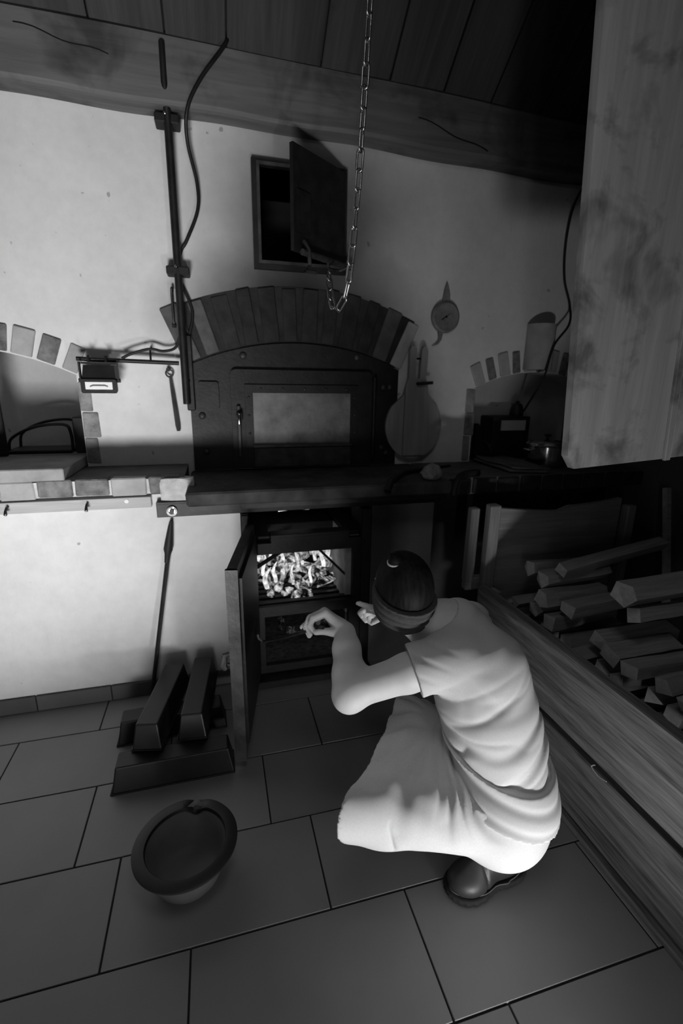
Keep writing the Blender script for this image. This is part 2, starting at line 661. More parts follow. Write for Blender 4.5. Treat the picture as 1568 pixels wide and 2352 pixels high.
# baseboard tiles
bb = struct(MB().box2((-2.4, YL-.008, 0), (.085, YL, .07)).build('baseboard_back', 'grout'))
x = .08
k = 0
while x > -2.3:
    w = min(.30, x+2.35)
    MB().box2((x-w+.004, YL-.016, .002), (x, YL-.006, .074), bev=.002).build('baseboard_tile', 'base_tile', bb)
    x -= w
# right wall
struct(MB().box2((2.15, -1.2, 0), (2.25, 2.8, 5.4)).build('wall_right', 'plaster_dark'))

# ------------------------------------------------------------------ sloping board ceiling and the beam
cl = bpy.data.objects.new('ceiling', None)
COL.objects.link(cl)
cl['kind'] = 'structure'
ORG['ceiling'] = (0, 0, 0)
SL = math.atan(.80)
edges = [-2.30, -1.95, -1.62, -1.30, -.98, -.66, -.36, -.10, .125, .50, .80, 1.05, 1.285, 1.55, 1.83, 2.15]
for x0, x1 in zip(edges[:-1], edges[1:]):
    L = 4.0
    mb = MB().box((0, 0, 0), (x1-x0-.006, L, .024), bev=.002)
    o = mb.build('ceiling_board', 'ceil_wood', cl)
    yc = 2.40 - math.cos(SL)*L/2
    o.location = ((x0+x1)/2, yc, 2.665+.8*(2.26-yc)-.02*(x0+x1)/2+random.uniform(-.003, .003)+.01)
    o.rotation_euler = (-SL, 0, 0)

beam = MB()
nx = 70
vs, fs = [], []
for i in range(nx+1):
    x = -2.35 + 4.5*i/nx
    zb = 2.432 - .0155*x + .006*math.sin(x*3.1)+.004*math.sin(x*9.7+1)
    zt = 2.662 - .0175*x + .006*math.sin(x*2.3+.6)
    yf = 2.255 + .006*math.sin(x*4.3)
    yb = 2.52
    cs = [(yf+.012, zb), (yf, zb+.012), (yf-.004, (zb+zt)/2), (yf, zt-.02), (yf+.02, zt), (yb, zt), (yb, zb)]
    for y, z in cs:
        vs.append((x, y, z))
m_ = 7
for i in range(nx):
    for k in range(m_):
        fs.append((i*m_+k, i*m_+(k+1) % m_, (i+1)*m_+(k+1) % m_, (i+1)*m_+k))
fs.append(tuple(range(m_))[::-1])
fs.append(tuple(nx*m_+k for k in range(m_)))
beam.add(vs, fs)
bo = beam.build('ceiling_beam', 'beam_wood', smooth='auto', fix=True)
tag(bo, 'rough dark timber beam where the sloping board ceiling meets the white wall', 'beam')
crk = MB()
for (x0, z0, x1, z1, w) in ((.93, 2.52, 1.28, 2.432, .0022), (-.60, 2.60, -.30, 2.55, .0018)):
    pts = [(x0+(x1-x0)*t, 2.2508+.006*math.sin((x0+(x1-x0)*t)*4.3), z0+(z1-z0)*t+.006*math.sin(t*9)) for t in [i/10 for i in range(11)]]
    crk.tube(pts, w, 5)
ORG[bo.name] = (0, 0, 0)
crk.build('crack', 'void', bo)

# ------------------------------------------------------------------ baking oven front
ov = thing('baking_oven', 'black arched iron oven front with a glazed door in the white wall', 'oven', (.41, 2.345, .985))
a = math.asin(.515/1.236)
plate = [(-.105, .987), (.925, .987)] + [(x, z) for x, z in reversed(arc_pts(.41, .345, 1.236, -a, a, 24))]
MB().prism(plate, 2.338, 2.375, [[(.11, 1.03), (.745, 1.03), (.745, 1.44), (.11, 1.44)]]).build('face_plate', 'iron', ov)
# oven chamber behind the glass
ch = MB()
ch.box2((-.02, 2.72, 1.03), (.86, 2.74, 1.44)); ch.box2((-.04, 2.37, 1.01), (-.02, 2.74, 1.46)); ch.box2((.86, 2.37, 1.01), (.88, 2.74, 1.46))
ch.box2((-.02, 2.37, 1.44), (.86, 2.74, 1.46)); ch.box2((-.02, 2.37, 1.01), (.86, 2.74, 1.03))
ch.build('chamber', 'black', ov)
# door
dz0, dz1, dx0, dx1 = .992, 1.458, .080, .775
def rrect(x0, x1, z0, z1, r, n=5, corners=(1, 1, 1, 1)):
    p = []
    for (cx, cz, a0, on) in ((x1-r, z0+r, -90, corners[0]), (x1-r, z1-r, 0, corners[1]), (x0+r, z1-r, 90, corners[2]), (x0+r, z0+r, 180, corners[3])):
        if on:
            for i in range(n+1):
                t = math.radians(a0+90*i/n)
                p.append((cx+r*math.cos(t), cz+r*math.sin(t)))
        else:
            t = math.radians(a0+45)
            p.append((cx+r*math.copysign(1, math.cos(t)), cz+r*math.copysign(1, math.sin(t))))
    return p
gx0, gx1, gz0, gz1 = .178, .664, 1.102, 1.352
door = MB().prism(rrect(dx0, dx1, dz0, dz1, .025, corners=(0, 1, 1, 0)), 2.308, 2.338, [[(gx0, gz0), (gx1, gz0), (gx1, gz1), (gx0, gz1)]]).build('door', 'iron', ov)
fr = MB()
fr.prism([(gx0-.035, gz0-.005), (gx1+.035, gz0-.005), (gx1+.035, gz1+.038), (gx0-.035, gz1+.038)], 2.296, 2.309, [[(gx0, gz0), (gx1, gz0), (gx1, gz1), (gx0, gz1)]])
fr.build('glass_frame', 'iron', door)
MB().box2((gx0, 2.316, gz0), (gx1, 2.322, gz1)).build('glass_pane', 'oven_glass', door)
MB().box2((gx0-.004, 2.289, gz0-.008), (gx1+.004, 2.302, gz0+.006), bev=.002).build('trim_bar', 'iron_worn', door)
MB().box2((gx0, 2.296, .998), (gx1, 2.309, gz0-.010), bev=.002).build('lower_panel', 'iron_worn', door)
hb = MB()
hb.box2((.102, 2.288, 1.05), (.120, 2.300, 1.295), bev=.004)
hb.box2((.098, 2.262, 1.215), (.124, 2.292, 1.262), bev=.006)
hb.build('latch_bar', 'iron_worn', door)
MB().lathe([(0, 0), (.011, .0), (.013, .012), (.013, .045), (.008, .052), (0, .052)], (.111, 2.262, 1.212), 14).build('handle_knob', 'steel', door, smooth='auto')
rv = MB().lathe([(.007, 0), (.0065, .003), (.003, .006), (0, .0065)], (0, 0, 0), 10, rot=(math.pi/2, 0, 0)).build('rivet', 'iron_worn', ov, smooth=True)
def place_rivets(src, pts, y, s=1.0):
    first = True
    for x, z in pts:
        o = src if first else inst(src, src.name.split('.')[0], (0, 0, 0), parent=src.parent)
        first = False
        o.location = Vector((x, y, z)) - Vector(ORG[src.parent.name])
        o.scale = (s, s, s)
rv.data.transform(Matrix.Translation(Vector(ORG[ov.name])))
pts = [(gx0+.04+i*.105, gz1+.019) for i in range(5)] + [(gx0-.018, gz0+.06+i*.085) for i in range(3)] + [(gx1+.018, gz0+.06+i*.085) for i in range(3)]
place_rivets(rv, pts, 2.296)
bt = MB().lathe([(.017, 0), (.016, .006), (.009, .012), (0, .013)], (0, 0, 0), 12, rot=(math.pi/2, 0, 0)).build('bolt', 'iron_worn', ov, smooth=True)
bt.data.transform(Matrix.Translation(Vector(ORG[ov.name])))
place_rivets(bt, [(.880, 1.385), (.845, 1.385), (.872, 1.045), (.845, 1.075), (-.055, 1.245), (-.045, 1.075), (.70, 1.525), (.145, 1.52)], 2.338)
hn = MB()
hn.box2((.775, 2.300, 1.36), (.80, 2.338, 1.42), bev=.004); hn.box2((.775, 2.300, 1.04), (.80, 2.338, 1.10), bev=.004)
hn.tube([(.787, 2.302, 1.03), (.787, 2.302, 1.43)], .009, 10)
hn.build('hinge', 'iron', ov)
ht = MB().prism(rrect(-.066, .026, 1.268, 1.400, .012), 2.322, 2.339).build('inspection_hatch', 'iron', ov)

# ------------------------------------------------------------------ flue door above the oven
fd = thing('flue_door', 'open black soot door with a square iron frame above the oven', 'door', (.425, 2.35, 1.9))
MB().prism([(.212, 1.895), (.638, 1.895), (.638, 2.325), (.212, 2.325)], 2.335, 2.375, [hole]).build('frame', 'iron', fd)
MB().prism([(.232, 1.917), (.613, 1.917), (.613, 2.313), (.232, 2.313)], 2.328, 2.336, [hole]).build('inner_rim', 'iron_worn', fd)
bx = MB()
bx.box2((.245, 2.74, 1.93), (.60, 2.77, 2.30))
for lo, hi in (((.235, 2.37, 1.92), (.245, 2.77, 2.31)), ((.60, 2.37, 1.92), (.61, 2.77, 2.31)), ((.235, 2.37, 2.30), (.61, 2.77, 2.31)), ((.235, 2.37, 1.92), (.61, 2.77, 1.93))):
    bx.box2(lo, hi)
bx.build('flue_lining', 'void', fd)
# the leaf swings towards the room on hinges at the right
hx, hy = .612, 2.33
ang = math.radians(38)
leaf = MB()
Wd = .342
Rm = Matrix.Rotation(ang, 3, 'Z')
def L2(p):
    q = Rm @ Vector((-p[0], -p[1], 0))
    return (hx+q.x, hy+q.y, p[2])
def leafbox(mb, x0, x1, y0, y1, z0, z1):
    vs = [L2(p) for p in ((x0, y0, z0), (x1, y0, z0), (x1, y1, z0), (x0, y1, z0), (x0, y0, z1), (x1, y0, z1), (x1, y1, z1), (x0, y1, z1))]
    mb.add(vs, [(0, 1, 2, 3), (7, 6, 5, 4), (0, 4, 5, 1), (1, 5, 6, 2), (2, 6, 7, 3), (3, 7, 4, 0)])
leafbox(leaf, 0, Wd, 0, .018, 1.925, 2.305)
lf = leaf.build('door_leaf', 'iron', fd, fix=True)
lm = MB(); leafbox(lm, Wd-.10, Wd-.02, .018, .024, 2.00, 2.15)
lm.build('stiffener', 'iron', lf, fix=True)
lv = MB()
p0, p1 = L2((Wd-.02, .045, 1.918)), L2((.02, .045, 1.918))
lv.tube([p0, p1, (p1[0]+.03, p1[1]+.0, p1[2]-.004)], .013, 8)
lv.tube([L2((Wd-.06, .02, 1.97)), L2((Wd-.05, .055, 1.93)), L2((Wd-.05, .06, 1.87)), L2((Wd-.02, .06, 1.845)), L2((Wd-.09, .06, 1.85))], .008, 6)
lv.build('latch_lever', 'iron_worn', fd, smooth='auto')
hk = MB()
hk.tube([L2((.155, .045, 1.91)), L2((.155, .05, 1.885)), L2((.165, .12, 1.866)), L2((.155, .15, 1.876))], .006, 6)
hk.build('chain_hook', 'iron_worn', fd)

# ------------------------------------------------------------------ hanging chain: every link is a part
path_ctrl = [(.515, 1.60, 3.17), (.518, 1.635, 2.9), (.523, 1.67, 2.626), (.531, 1.737, 2.381), (.525, 1.755, 2.174), (.515, 1.772, 1.959), (.502, 1.796, 1.769), (.491, 1.831, 1.693), (.476, 1.883, 1.670), (.474, 1.949, 1.714), (.484, 2.023, 1.794), (.502, 2.110, 1.872)]
def catmull(P, n=24):
    P = [Vector(p) for p in P]
    P = [P[0]*2-P[1]] + P + [P[-1]*2-P[-2]]
    out = []
    for i in range(1, len(P)-2):
        for k in range(n):
            t = k/n
            out.append(.5*((2*P[i])+(P[i+1]-P[i-1])*t+(2*P[i-1]-5*P[i]+4*P[i+1]-P[i+2])*t*t+(3*P[i]-P[i-1]-3*P[i+1]+P[i+2])*t**3))
    out.append(P[-2])
    return out
cp = catmull(path_ctrl, 60)
chn = thing('hanging_chain', 'bright steel chain hanging from the roof to the flue door', 'chain', (.515, 1.60, 3.17))
LO, WO, DR = .074, .030, .0084          # outer length, outer width, wire diameter
pitch = LO-2*DR
link = MB()
pl = []
hw = (WO-DR)/2
hl = LO/2-WO/2
for i in range(13):
    t = -math.pi/2+math.pi*i/12
    pl.append((hl+hw*math.cos(t)*1.0, hw*math.sin(t), 0))
for i in range(13):
    t = math.pi/2+math.pi*i/12
    pl.append((-hl+hw*math.cos(t), hw*math.sin(t), 0))
pl.append(pl[0])
link.tube(pl, DR/2, 8, caps=False)
lk = None
acc, k = 0, 0
cur = cp[0]
i = 0
seg = [cp[0]]
while True:
    # next point at one pitch along the path
    d = 0
    j = i
    p = seg[-1]
    while j < len(cp)-1:
        step = (cp[j+1]-p).length
        if d+step >= pitch:
            q = p+(cp[j+1]-p)*((pitch-d)/step)
            break
        d += step
        p = cp[j+1]
        j += 1
    else:
        break
    seg.append(q)
    i = j
for k in range(len(seg)-1):
    a_, b_ = seg[k], seg[k+1]
    if lk is None:
        off = Vector(ORG[chn.name])
        link.v = [tuple(Vector(v)+off) for v in link.v]
        lk = link.build('chain_link', 'chain', chn, smooth=True)
        o = lk
    else:
        o = inst(lk, 'chain_link', (0, 0, 0), parent=chn)
    d = (b_-a_).normalized()
    side = Vector((1, .75, 0)) if k % 2 else Vector((.75, -1, 0))
    side = (side-d*side.dot(d)).normalized()
    s2 = d.cross(side)
    sw = Matrix.Rotation(.30*math.sin(k*1.7), 3, d)
    side, s2 = sw @ side, sw @ s2
    m4 = Matrix((d, side, s2)).transposed().to_4x4()
    m4.translation = (a_+b_)/2 - Vector(ORG[chn.name])
    o.matrix_basis = m4

# ------------------------------------------------------------------ electric conduit, cables and floodlight on the left wall
cd = thing('conduit_pipe', 'dark upright conduit pipe clamped to the white wall left of the flue', 'pipe', (-.115, 2.31, 1.28))
MB().tube([(-.112, 2.245, 2.62), (-.113, 2.25, 2.50), (-.112, 2.285, 2.44), (-.112, 2.30, 2.36), (-.116, 2.30, 1.72), (-.118, 2.30, 1.30)], [.011, .012, .014, .0165, .0165, .0165], 12).build('pipe', 'iron', cd, smooth='auto')
MB().box2((-.118, 2.318, 1.27), (-.082, 2.336, 1.60), bev=.004).build('flat_duct', 'iron', cd)
for z in (2.40, 1.855):
    c_ = MB().box2((-.162, 2.285, z-.016), (-.068, 2.36, z+.016), bev=.004).build('clamp', 'black', cd)
    MB().lathe([(.008, 0), (.007, .005), (0, .007)], (-.120, 2.284, z+.012), 10, rot=(math.pi/2, 0, 0)).build('screw', 'steel', c_, smooth=True)
MB().lathe([(.009, 0), (.008, .005), (0, .007)], (-.106, 2.318, 1.405), 10, rot=(math.pi/2, 0, 0)).build('screw', 'steel', cd, smooth=True)
hp = thing('horizontal_conduit', 'thin horizontal conduit running left along the white wall to the floodlight', 'pipe', (-.33, 2.29, 1.48))
MB().tube([(-.545, 2.27, 1.487), (-.1385, 2.29, 1.478)], .009, 10).build('pipe', 'iron', hp, smooth='auto')
MB().tube([(-.255, 2.282, 1.48), (-.255, 2.30, 1.53), (-.257, 2.358, 1.545)], .0045, 6).build('stay', 'iron', hp)
MB().tube(catmull([(-.37, 2.275, 1.492), (-.33, 2.28, 1.512), (-.255, 2.285, 1.534), (-.20, 2.30, 1.528), (-.15, 2.31, 1.545), (-.125, 2.31, 1.60)], 8), .006, 8).build('lamp_cable', 'black', hp, smooth=True)

cb = MB().tube(catmull([(.135, 2.262, 2.70), (.118, 2.245, 2.645), (.02, 2.240, 2.52), (-.035, 2.25, 2.42), (-.042, 2.30, 2.33), (-.015, 2.33, 2.20), (-.020, 2.335, 2.10), (-.072, 2.340, 1.985), (-.10, 2.346, 1.94), (-.118, 2.348, 1.85), (-.10, 2.348, 1.80), (-.068, 2.345, 1.70), (-.09, 2.34, 1.60), (-.105, 2.335, 1.58)], 10), .0075, 8).build('power_cable', 'iron', smooth=True)
tag(cb, 'grey cable curving down from the ceiling boards beside the upright conduit', 'cable')
wr = MB().tube(catmull([(-.145, 2.335, 1.78), (-.148, 2.32, 1.79), (-.15, 2.325, 1.76), (-.150, 2.335, 1.66), (-.150, 2.345, 1.635)], 8), .005, 6)
wr.tube([(-.150, 2.335, 1.645), (-.150, 2.34, 1.632)], .009, 8)
tag(wr.build('skewer', 'iron', smooth='auto'), 'thin dark hooked skewer hanging left of the upright conduit', 'tool')
pk = MB()
pk.tube([(-.190, 2.358, 1.452), (-.190, 2.325, 1.450)], .0085, 10)
hg = thing('hanging_tool', 'slim dark iron tool hanging from a peg under the horizontal conduit', 'tool', (-.185, 2.33, 1.45))
pk.build('peg', 'black', hg)
tl = MB()
tl.ring((-.186, 2.335, 1.435), .016, .004, (math.pi/2, 0, .3), 14, 6)
tl.tube([(-.184, 2.337, 1.420), (-.178, 2.340, 1.34), (-.172, 2.340, 1.26), (-.168, 2.340, 1.20), (-.166, 2.340, 1.175)], [.006, .009, .0105, .011, .008], 8)
tl.build('shaft', 'iron_worn', hg, smooth='auto')

fb = thing('floodlight', 'small black floodlight with a white reflector below the horizontal conduit', 'lamp', (-.458, 2.24, 1.42))
MB().box2((-.525, 2.245, 1.466), (-.390, 2.285, 1.474)).build('mount_plate', 'black', fb)
hs = MB()
hs.prism(rrect(-.520, -.392, 1.352, 1.402, .008), 2.205, 2.245)
hs.add([(-.520, 2.205, 1.40), (-.392, 2.205, 1.40), (-.392, 2.27, 1.40), (-.520, 2.27, 1.40), (-.515, 2.235, 1.462), (-.397, 2.235, 1.462), (-.397, 2.275, 1.462), (-.515, 2.275, 1.462)],
       [(0, 3, 2, 1), (4, 5, 6, 7), (0, 1, 5, 4), (1, 2, 6, 5), (2, 3, 7, 6), (3, 0, 4, 7)])
hs = hs.build('housing', 'black', fb)
MB().prism(rrect(-.524, -.388, 1.348, 1.404, .008), 2.196, 2.206, [[(-.508, 1.361), (-.404, 1.361), (-.404, 1.393), (-.508, 1.393)]]).build('front_frame', 'black', fb)
MB().box2((-.508, 2.201, 1.361), (-.404, 2.2045, 1.393)).build('reflector', 'white', fb)
MB().tube([(-.490, 2.199, 1.375), (-.478, 2.197, 1.379), (-.434, 2.197, 1.379), (-.422, 2.199, 1.375)], .0022, 6).build('lamp_tube', 'glaze_pale', fb)
for x in (-.528, -.384):
    MB().box2((x-.003, 2.22, 1.395), (x+.003, 2.24, 1.474)).build('bracket_arm', 'black', fb)
    MB().tube([(x-.008, 2.23, 1.40), (x+.008, 2.23, 1.40)], .008, 8).build('bracket_screw', 'black', fb)
for x in (-.495, -.428):
    MB().tube([(x, 2.250, 1.474), (x, 2.250, 1.500)], .006, 6).build('bolt', 'iron', fb)

# ------------------------------------------------------------------ thermometer, peel on the right of the oven
th = thing('wall_thermometer', 'round grey dial thermometer with leaf ornaments on the white wall', 'thermometer', (1.172, 2.345, 1.735))
MB().lathe([(.074, 0), (.078, .006), (.076, .018), (.066, .026), (.060, .022)], (1.172, 2.358, 1.735), 32, rot=(math.pi/2, 0, 0)).build('case', 'dial_case', th, smooth='auto')
MB().lathe([(0, 0), (.061, 0), (.061, .003), (0, .003)], (1.172, 2.342, 1.735), 28, rot=(math.pi/2, 0, 0)).build('dial', 'dial_face', th)
MB().add([(1.145, 2.334, 1.722), (1.149, 2.334, 1.717), (1.200, 2.334, 1.757)], [(0, 1, 2)]).tube([(1.172, 2.333, 1.735), (1.172, 2.339, 1.735)], .006, 8).build('needle', 'black', th)
MB().prism([(1.150, 1.808), (1.192, 1.806), (1.190, 1.845), (1.178, 1.885), (1.170, 1.900), (1.160, 1.870)], 2.345, 2.353).build('upper_leaf', 'dial_case', th)
MB().prism([(1.165, 1.662), (1.135, 1.668), (1.140, 1.645), (1.142, 1.625), (1.128, 1.606), (1.108, 1.592), (1.140, 1.603), (1.158, 1.625)], 2.345, 2.353).build('lower_leaf', 'dial_case', th)

pe = thing('bread_peel', 'round wooden peel with a forked handle hanging right of the oven door', 'peel', (1.017, 2.33, 1.2))
disc = []
for i in range(40):
    t = 2*math.pi*i/40
    disc.append((1.017+.158*math.sin(t), 1.188-.172*math.cos(t)))
neckd = [p for p in disc if not (p[1] > 1.30)]
i0 = max(range(len(neckd)), key=lambda q: (neckd[q][0] > 1.017)*neckd[q][1])
order = sorted(neckd, key=lambda p: math.atan2(p[0]-1.017, -(p[1]-1.188)))
blade = order + [(1.085, 1.345), (1.072, 1.40), (.965, 1.40), (.950, 1.345)]
bl = MB().prism(blade, 2.318, 2.334).build('blade', 'peel_wood', pe)
MB().prism([(.955, 1.035), (1.080, 1.035), (1.080, 1.385), (1.066, 1.43), (.968, 1.43), (.955, 1.385)], 2.304, 2.319).build('centre_board', 'peel_wood', pe)
MB().prism([(.972, 1.41), (1.008, 1.41), (1.008, 1.572), (.998, 1.586), (.980, 1.586), (.970, 1.57)], 2.306, 2.328).build('prong', 'peel_wood', pe)
MB().prism([(1.030, 1.41), (1.062, 1.41), (1.070, 1.50), (1.070, 1.565), (1.060, 1.586), (1.045, 1.586), (1.036, 1.57)], 2.306, 2.328).build('prong', 'peel_wood', pe)
MB().box2((1.005, 2.31, 1.522), (1.04, 2.322, 1.532)).build('cross_pin', 'iron', pe)
pg_ = thing('wall_peg', 'short dark peg through the slot of the wooden peel', 'peg', (1.03, 2.32, 1.405))
MB().tube([(1.018, 2.358, 1.405), (1.018, 2.285, 1.405)], .008, 8).build('nail', 'black', pg_)
MB().tube([(1.015, 2.292, 1.403), (1.095, 2.285, 1.410)], .008, 8).build('cross_bar', 'black', pg_)

# ------------------------------------------------------------------ iron edge rail and hook rail
ir = thing('iron_rail', 'black iron angle rail along the bench edge above the firebox', 'rail', (.39, 2.0, .88))
MB().box2((-.252, 1.985, .855), (1.028, 1.995, .915), bev=.002).box2((-.252, 1.985, .909), (1.028, 2.03, .918)).build('angle_bar', 'iron', ir)
MB().box2((-.115, 1.868, .905), (1.0, 1.99, .924)).build('front_flat', 'iron', ir)
for x, m in ((-.192, 'steel'), (1.012, 'iron_worn')):
    n_ = MB().lathe([(.012, 0), (.021, 0), (.022, .004), (.021, .012), (.013, .013), (.012, .004)], (x, 1.985, .882), 20, rot=(math.pi/2, 0, 0)).build('ring_nut', m, ir, smooth='auto')
    MB().tube([(x, 1.99, .882), (x, 1.968, .882)], .010, 10).build('stud', 'iron', n_)
hr = thing('hook_rail', 'pale wooden rail with screw hooks under the brick bench edge', 'rail', (-1.2, 2.02, .92))
MB().box2((-2.2, 2.006, .896), (-.272, 2.03, .941), bev=.002).build('board', 'rail_wood', hr)
for x in (-1.34, -1.06, -.785, -.508):
    h_ = MB().tube([(x, 2.006, .928), (x, 1.985, .926), (x, 1.972, .916), (x, 1.970, .908)], [.003, .004, .005, .0065], 8).build('hook', 'iron', hr, smooth='auto')
    MB().lathe([(0, -.006), (.007, -.002), (.0075, .003), (0, .008)], (x, 1.969, .904), 10).build('hook_tip', 'steel', h_, smooth=True)
MB().lathe([(.009, 0), (.0085, .003), (.003, .005), (0, .004)], (-.365, 2.006, .927), 14, rot=(math.pi/2, 0, 0)).build('screw', 'white', hr, smooth='auto')

sl = MB().box2((-1.42, 2.018, 1.0175), (-.583, 2.40, 1.066), bev=.004, jit=.001).build('stone_slab', 'stone')
tag(sl, 'thick pale stone slab lying on the brick bench in the left niche', 'slab')

# things in the left niche
cr = thing('wire_basket', 'dark wire basket with a bowed handle on the slab in the left niche', 'basket', (-.80, 2.55, 1.07))
bk = MB()
bk.box2((-.93, 2.44, 1.067), (-.655, 2.62, 1.085), bev=.004)
bk.build('tray', 'iron', cr)
for dz, yy in ((0, 2.46), (.012, 2.60)):
    MB().tube(catmull([(-.92, yy, 1.08), (-.90, yy, 1.14+dz), (-.80, yy, 1.19+dz), (-.68, yy, 1.20+dz), (-.655, yy, 1.16), (-.655, yy, 1.08)], 8), .007, 6).build('bow_handle', 'iron', cr, smooth=True)
MB().box2((-.640, 2.44, 1.067), (-.590, 2.60, 1.235), bev=.006).build('corner_block', 'black')
tag(bpy.data.objects['corner_block'], 'black upright block in the right corner of the left niche', 'block')
tag(MB().box2((-.985, 2.385, 1.067), (-.900, 2.41, 1.42), bev=.005).build('dark_board', 'black'), 'narrow black board standing upright at the left edge of the niche', 'board')

# ------------------------------------------------------------------ poker leaning on the lower wall
po = thing('long_brush', 'long thin handled oven brush leaning on the white wall behind the tins', 'brush', (-.34, 1.97, 0))
MB().tube([(-.222, 2.000, .70), (-.345, 1.955, .02)], [.009, .009], 8).build('handle', 'iron', po, smooth='auto')
MB().lathe([(.006, .135), (.010, .11), (.016, .05), (.019, .01), (.013, -.01), (.010, -.05)], (-.224, 1.998, .70), 12, rot=(0, .17, 0)).build('pointed_tip', 'black', po, smooth='auto')

# ------------------------------------------------------------------ firebox
fx = thing('firebox', 'black iron firebox frame with a burning wood fire and ash pit', 'stove', (.39, 2.0, 0))
FX0, FX1 = .150, .602
MB().prism([(.095, .03), (.675, .03), (.675, .70), (.58, .70), (.58, .722), (.215, .722), (.215, .70), (.095, .70)], 2.005, 2.035,
           [[(FX0, .385), (FX1, .385), (FX1, .648), (FX0, .648)], [(.175, .075), (.585, .075), (.585, .335), (.175, .335)]]).build('frame', 'iron', fx)
MB().box2((.085, 1.93, .0), (.69, 2.03, .035), bev=.004).build('sill', 'iron', fx)
MB().box2((.64, 2.0, .03), (.69, 2.05, .84), bev=.004).build('right_post', 'iron', fx)
MB().box2((.085, 2.0, .03), (.12, 2.05, .84), bev=.004).build('left_post', 'iron', fx)
for (lo, hi, mt, nm) in (((.575, 2.036, .30), (.66, 2.63, .70), 'firebrick', 'right_lining'), ((.10, 2.036, .04), (.150, 2.63, .70), 'stone_sooty', 'left_lining'),
                         ((.575, 2.036, .04), (.66, 2.63, .30), 'stone_sooty', 'lower_lining'), ((.15, 2.60, .04), (.60, 2.64, .84), 'stone_sooty', 'back_lining'),
                         ((.15, 2.036, .04), (.60, 2.6, .06), 'ash', 'ash_bed'), ((.12, 2.05, .655), (.215, 2.60, .72), 'black', 'crown_left'), ((.58, 2.05, .655), (.66, 2.60, .72), 'black', 'crown_right'),
                         ((.215, 2.30, .655), (.58, 2.60, .70), 'black', 'crown')):
    MB().box2(lo, hi).build(nm, mt, fx)
MB().box2((.212, 2.006, .705), (.585, 2.07, .738), bev=.003).build('draught_slide', 'iron', fx)
gr = MB().box2((FX0, 2.036, .352), (FX1, 2.06, .392))
for i in range(9):
    y = 2.09+i*.058
    gr.box2((FX0+.005, y, .350), (FX1-.03, y+.018, .366))
gr.build('grate', 'iron', fx)
MB().tube([(.150, 2.045, .575), (.30, 2.10, .640)], .010, 8).build('stay_rod', 'black', fx)
MB().tube([(.437, 2.10, .640), (.598, 2.045, .475)], .006, 8).build('damper_rod', 'black', fx)
# burning wood
def log_mesh(L, w, h, seed, taper=.1):
    r_ = random.Random(seed)
    n = r_.choice((3, 4, 5, 4))
    base = []
    for k in range(n):
        t = 2*math.pi*k/n + math.pi/n + r_.uniform(-.22, .22)
        base.append((math.cos(t)*w*.66*r_.uniform(.85, 1.08), math.sin(t)*h*.66*r_.uniform(.85, 1.08)))
    vs, fs = [], []
    S = 5
    for i in range(S+1):
        x = -L/2+L*i/S
        sc_ = 1-taper*(i/S)*r_.uniform(.5, 1)
        dy, dz = r_.uniform(-.03, .03)*w, r_.uniform(-.03, .03)*h
        for (y, z) in base:
            vs.append((x+(r_.uniform(-.006, .006) if i in (0, S) else 0), y*sc_+dy, z*sc_+dz))
    for i in range(S):
        for k in range(n):
            fs.append((i*n+k, i*n+(k+1) % n, (i+1)*n+(k+1) % n, (i+1)*n+k))
    fs.append(tuple(range(n))[::-1])
    fs.append(tuple(S*n+k for k in range(n)))
    return vs, fs
for i in range(14):
    vs, fs = log_mesh(random.uniform(.18, .30), .050, .05, 100+i)
    o = MB().add(vs, fs).build('burning_log', 'ember', fx, smooth='auto')
    o.data.transform(Matrix.Translation(Vector(ORG[fx.name])))
    lay = i // 5
    P = Vector((.20+.085*(i % 5)+random.uniform(-.02, .02), 2.30+random.uniform(-.1, .1), .405+.062*lay))
    o.location = P-Vector(ORG[fx.name])
    o.rotation_euler = (random.uniform(-.3, .3), random.uniform(-.5, .5), math.pi/2+random.uniform(-.8, .8))
for i in range(26):
    bm = bmesh.new()
    bmesh.ops.create_icosphere(bm, subdivisions=1, radius=random.uniform(.016, .032))
    for v in bm.verts:
        v.co *= random.uniform(.75, 1.2)
    mb = MB(); mb.bm(bm)
    o = mb.build('coal', 'ember' if i < 18 else 'ember_low', fx, smooth='auto')
    o.data.transform(Matrix.Translation(Vector(ORG[fx.name])))
    if i < 18:
        P = Vector((random.uniform(.17, .52), random.uniform(2.10, 2.5), random.uniform(.385, .40)))
    else:
        P = Vector((random.uniform(.19, .55), random.uniform(2.10, 2.5), .075))
    o.location = P-Vector(ORG[fx.name])
def flame_mesh(h, w, seed):
    r_ = random.Random(seed)
    mb = MB()
    pts, rs = [], []
    ph = r_.uniform(0, 6)
    for i in range(8):
        t = i/7
        pts.append((w*1.3*math.sin(ph+t*4)*t, w*.9*math.cos(ph+t*3.2)*t, h*t))
        rs.append(max(.0012, w*(.55+.9*t)*(1-t)**.8))
    mb.tube(pts, rs, 7)
    return mb
for i, (x, y, z, h, w) in enumerate(((.185, 2.12, .50, .11, .014), (.165, 2.16, .56, .08, .016), (.23, 2.2, .56, .09, .012), (.29, 2.2, .50, .15, .016), (.36, 2.16, .49, .13, .012),
                                     (.395, 2.22, .50, .15, .014), (.47, 2.26, .50, .16, .016), (.50, 2.2, .47, .13, .018), (.53, 2.24, .52, .13, .02), (.245, 2.12, .46, .10, .016),
                                     (.20, 2.1, .44, .10, .02), (.33, 2.12, .44, .10, .013), (.42, 2.12, .44, .09, .012), (.27, 2.36, .55, .16, .02), (.40, 2.38, .55, .18, .022))):
    h = min(h, .640-z)
    o = flame_mesh(h, w, i).build('flame', 'flame', fx, smooth=True)
    o.data.transform(Matrix.Translation(Vector(ORG[fx.name])))
    o.location = Vector((x, y, z))-Vector(ORG[fx.name])
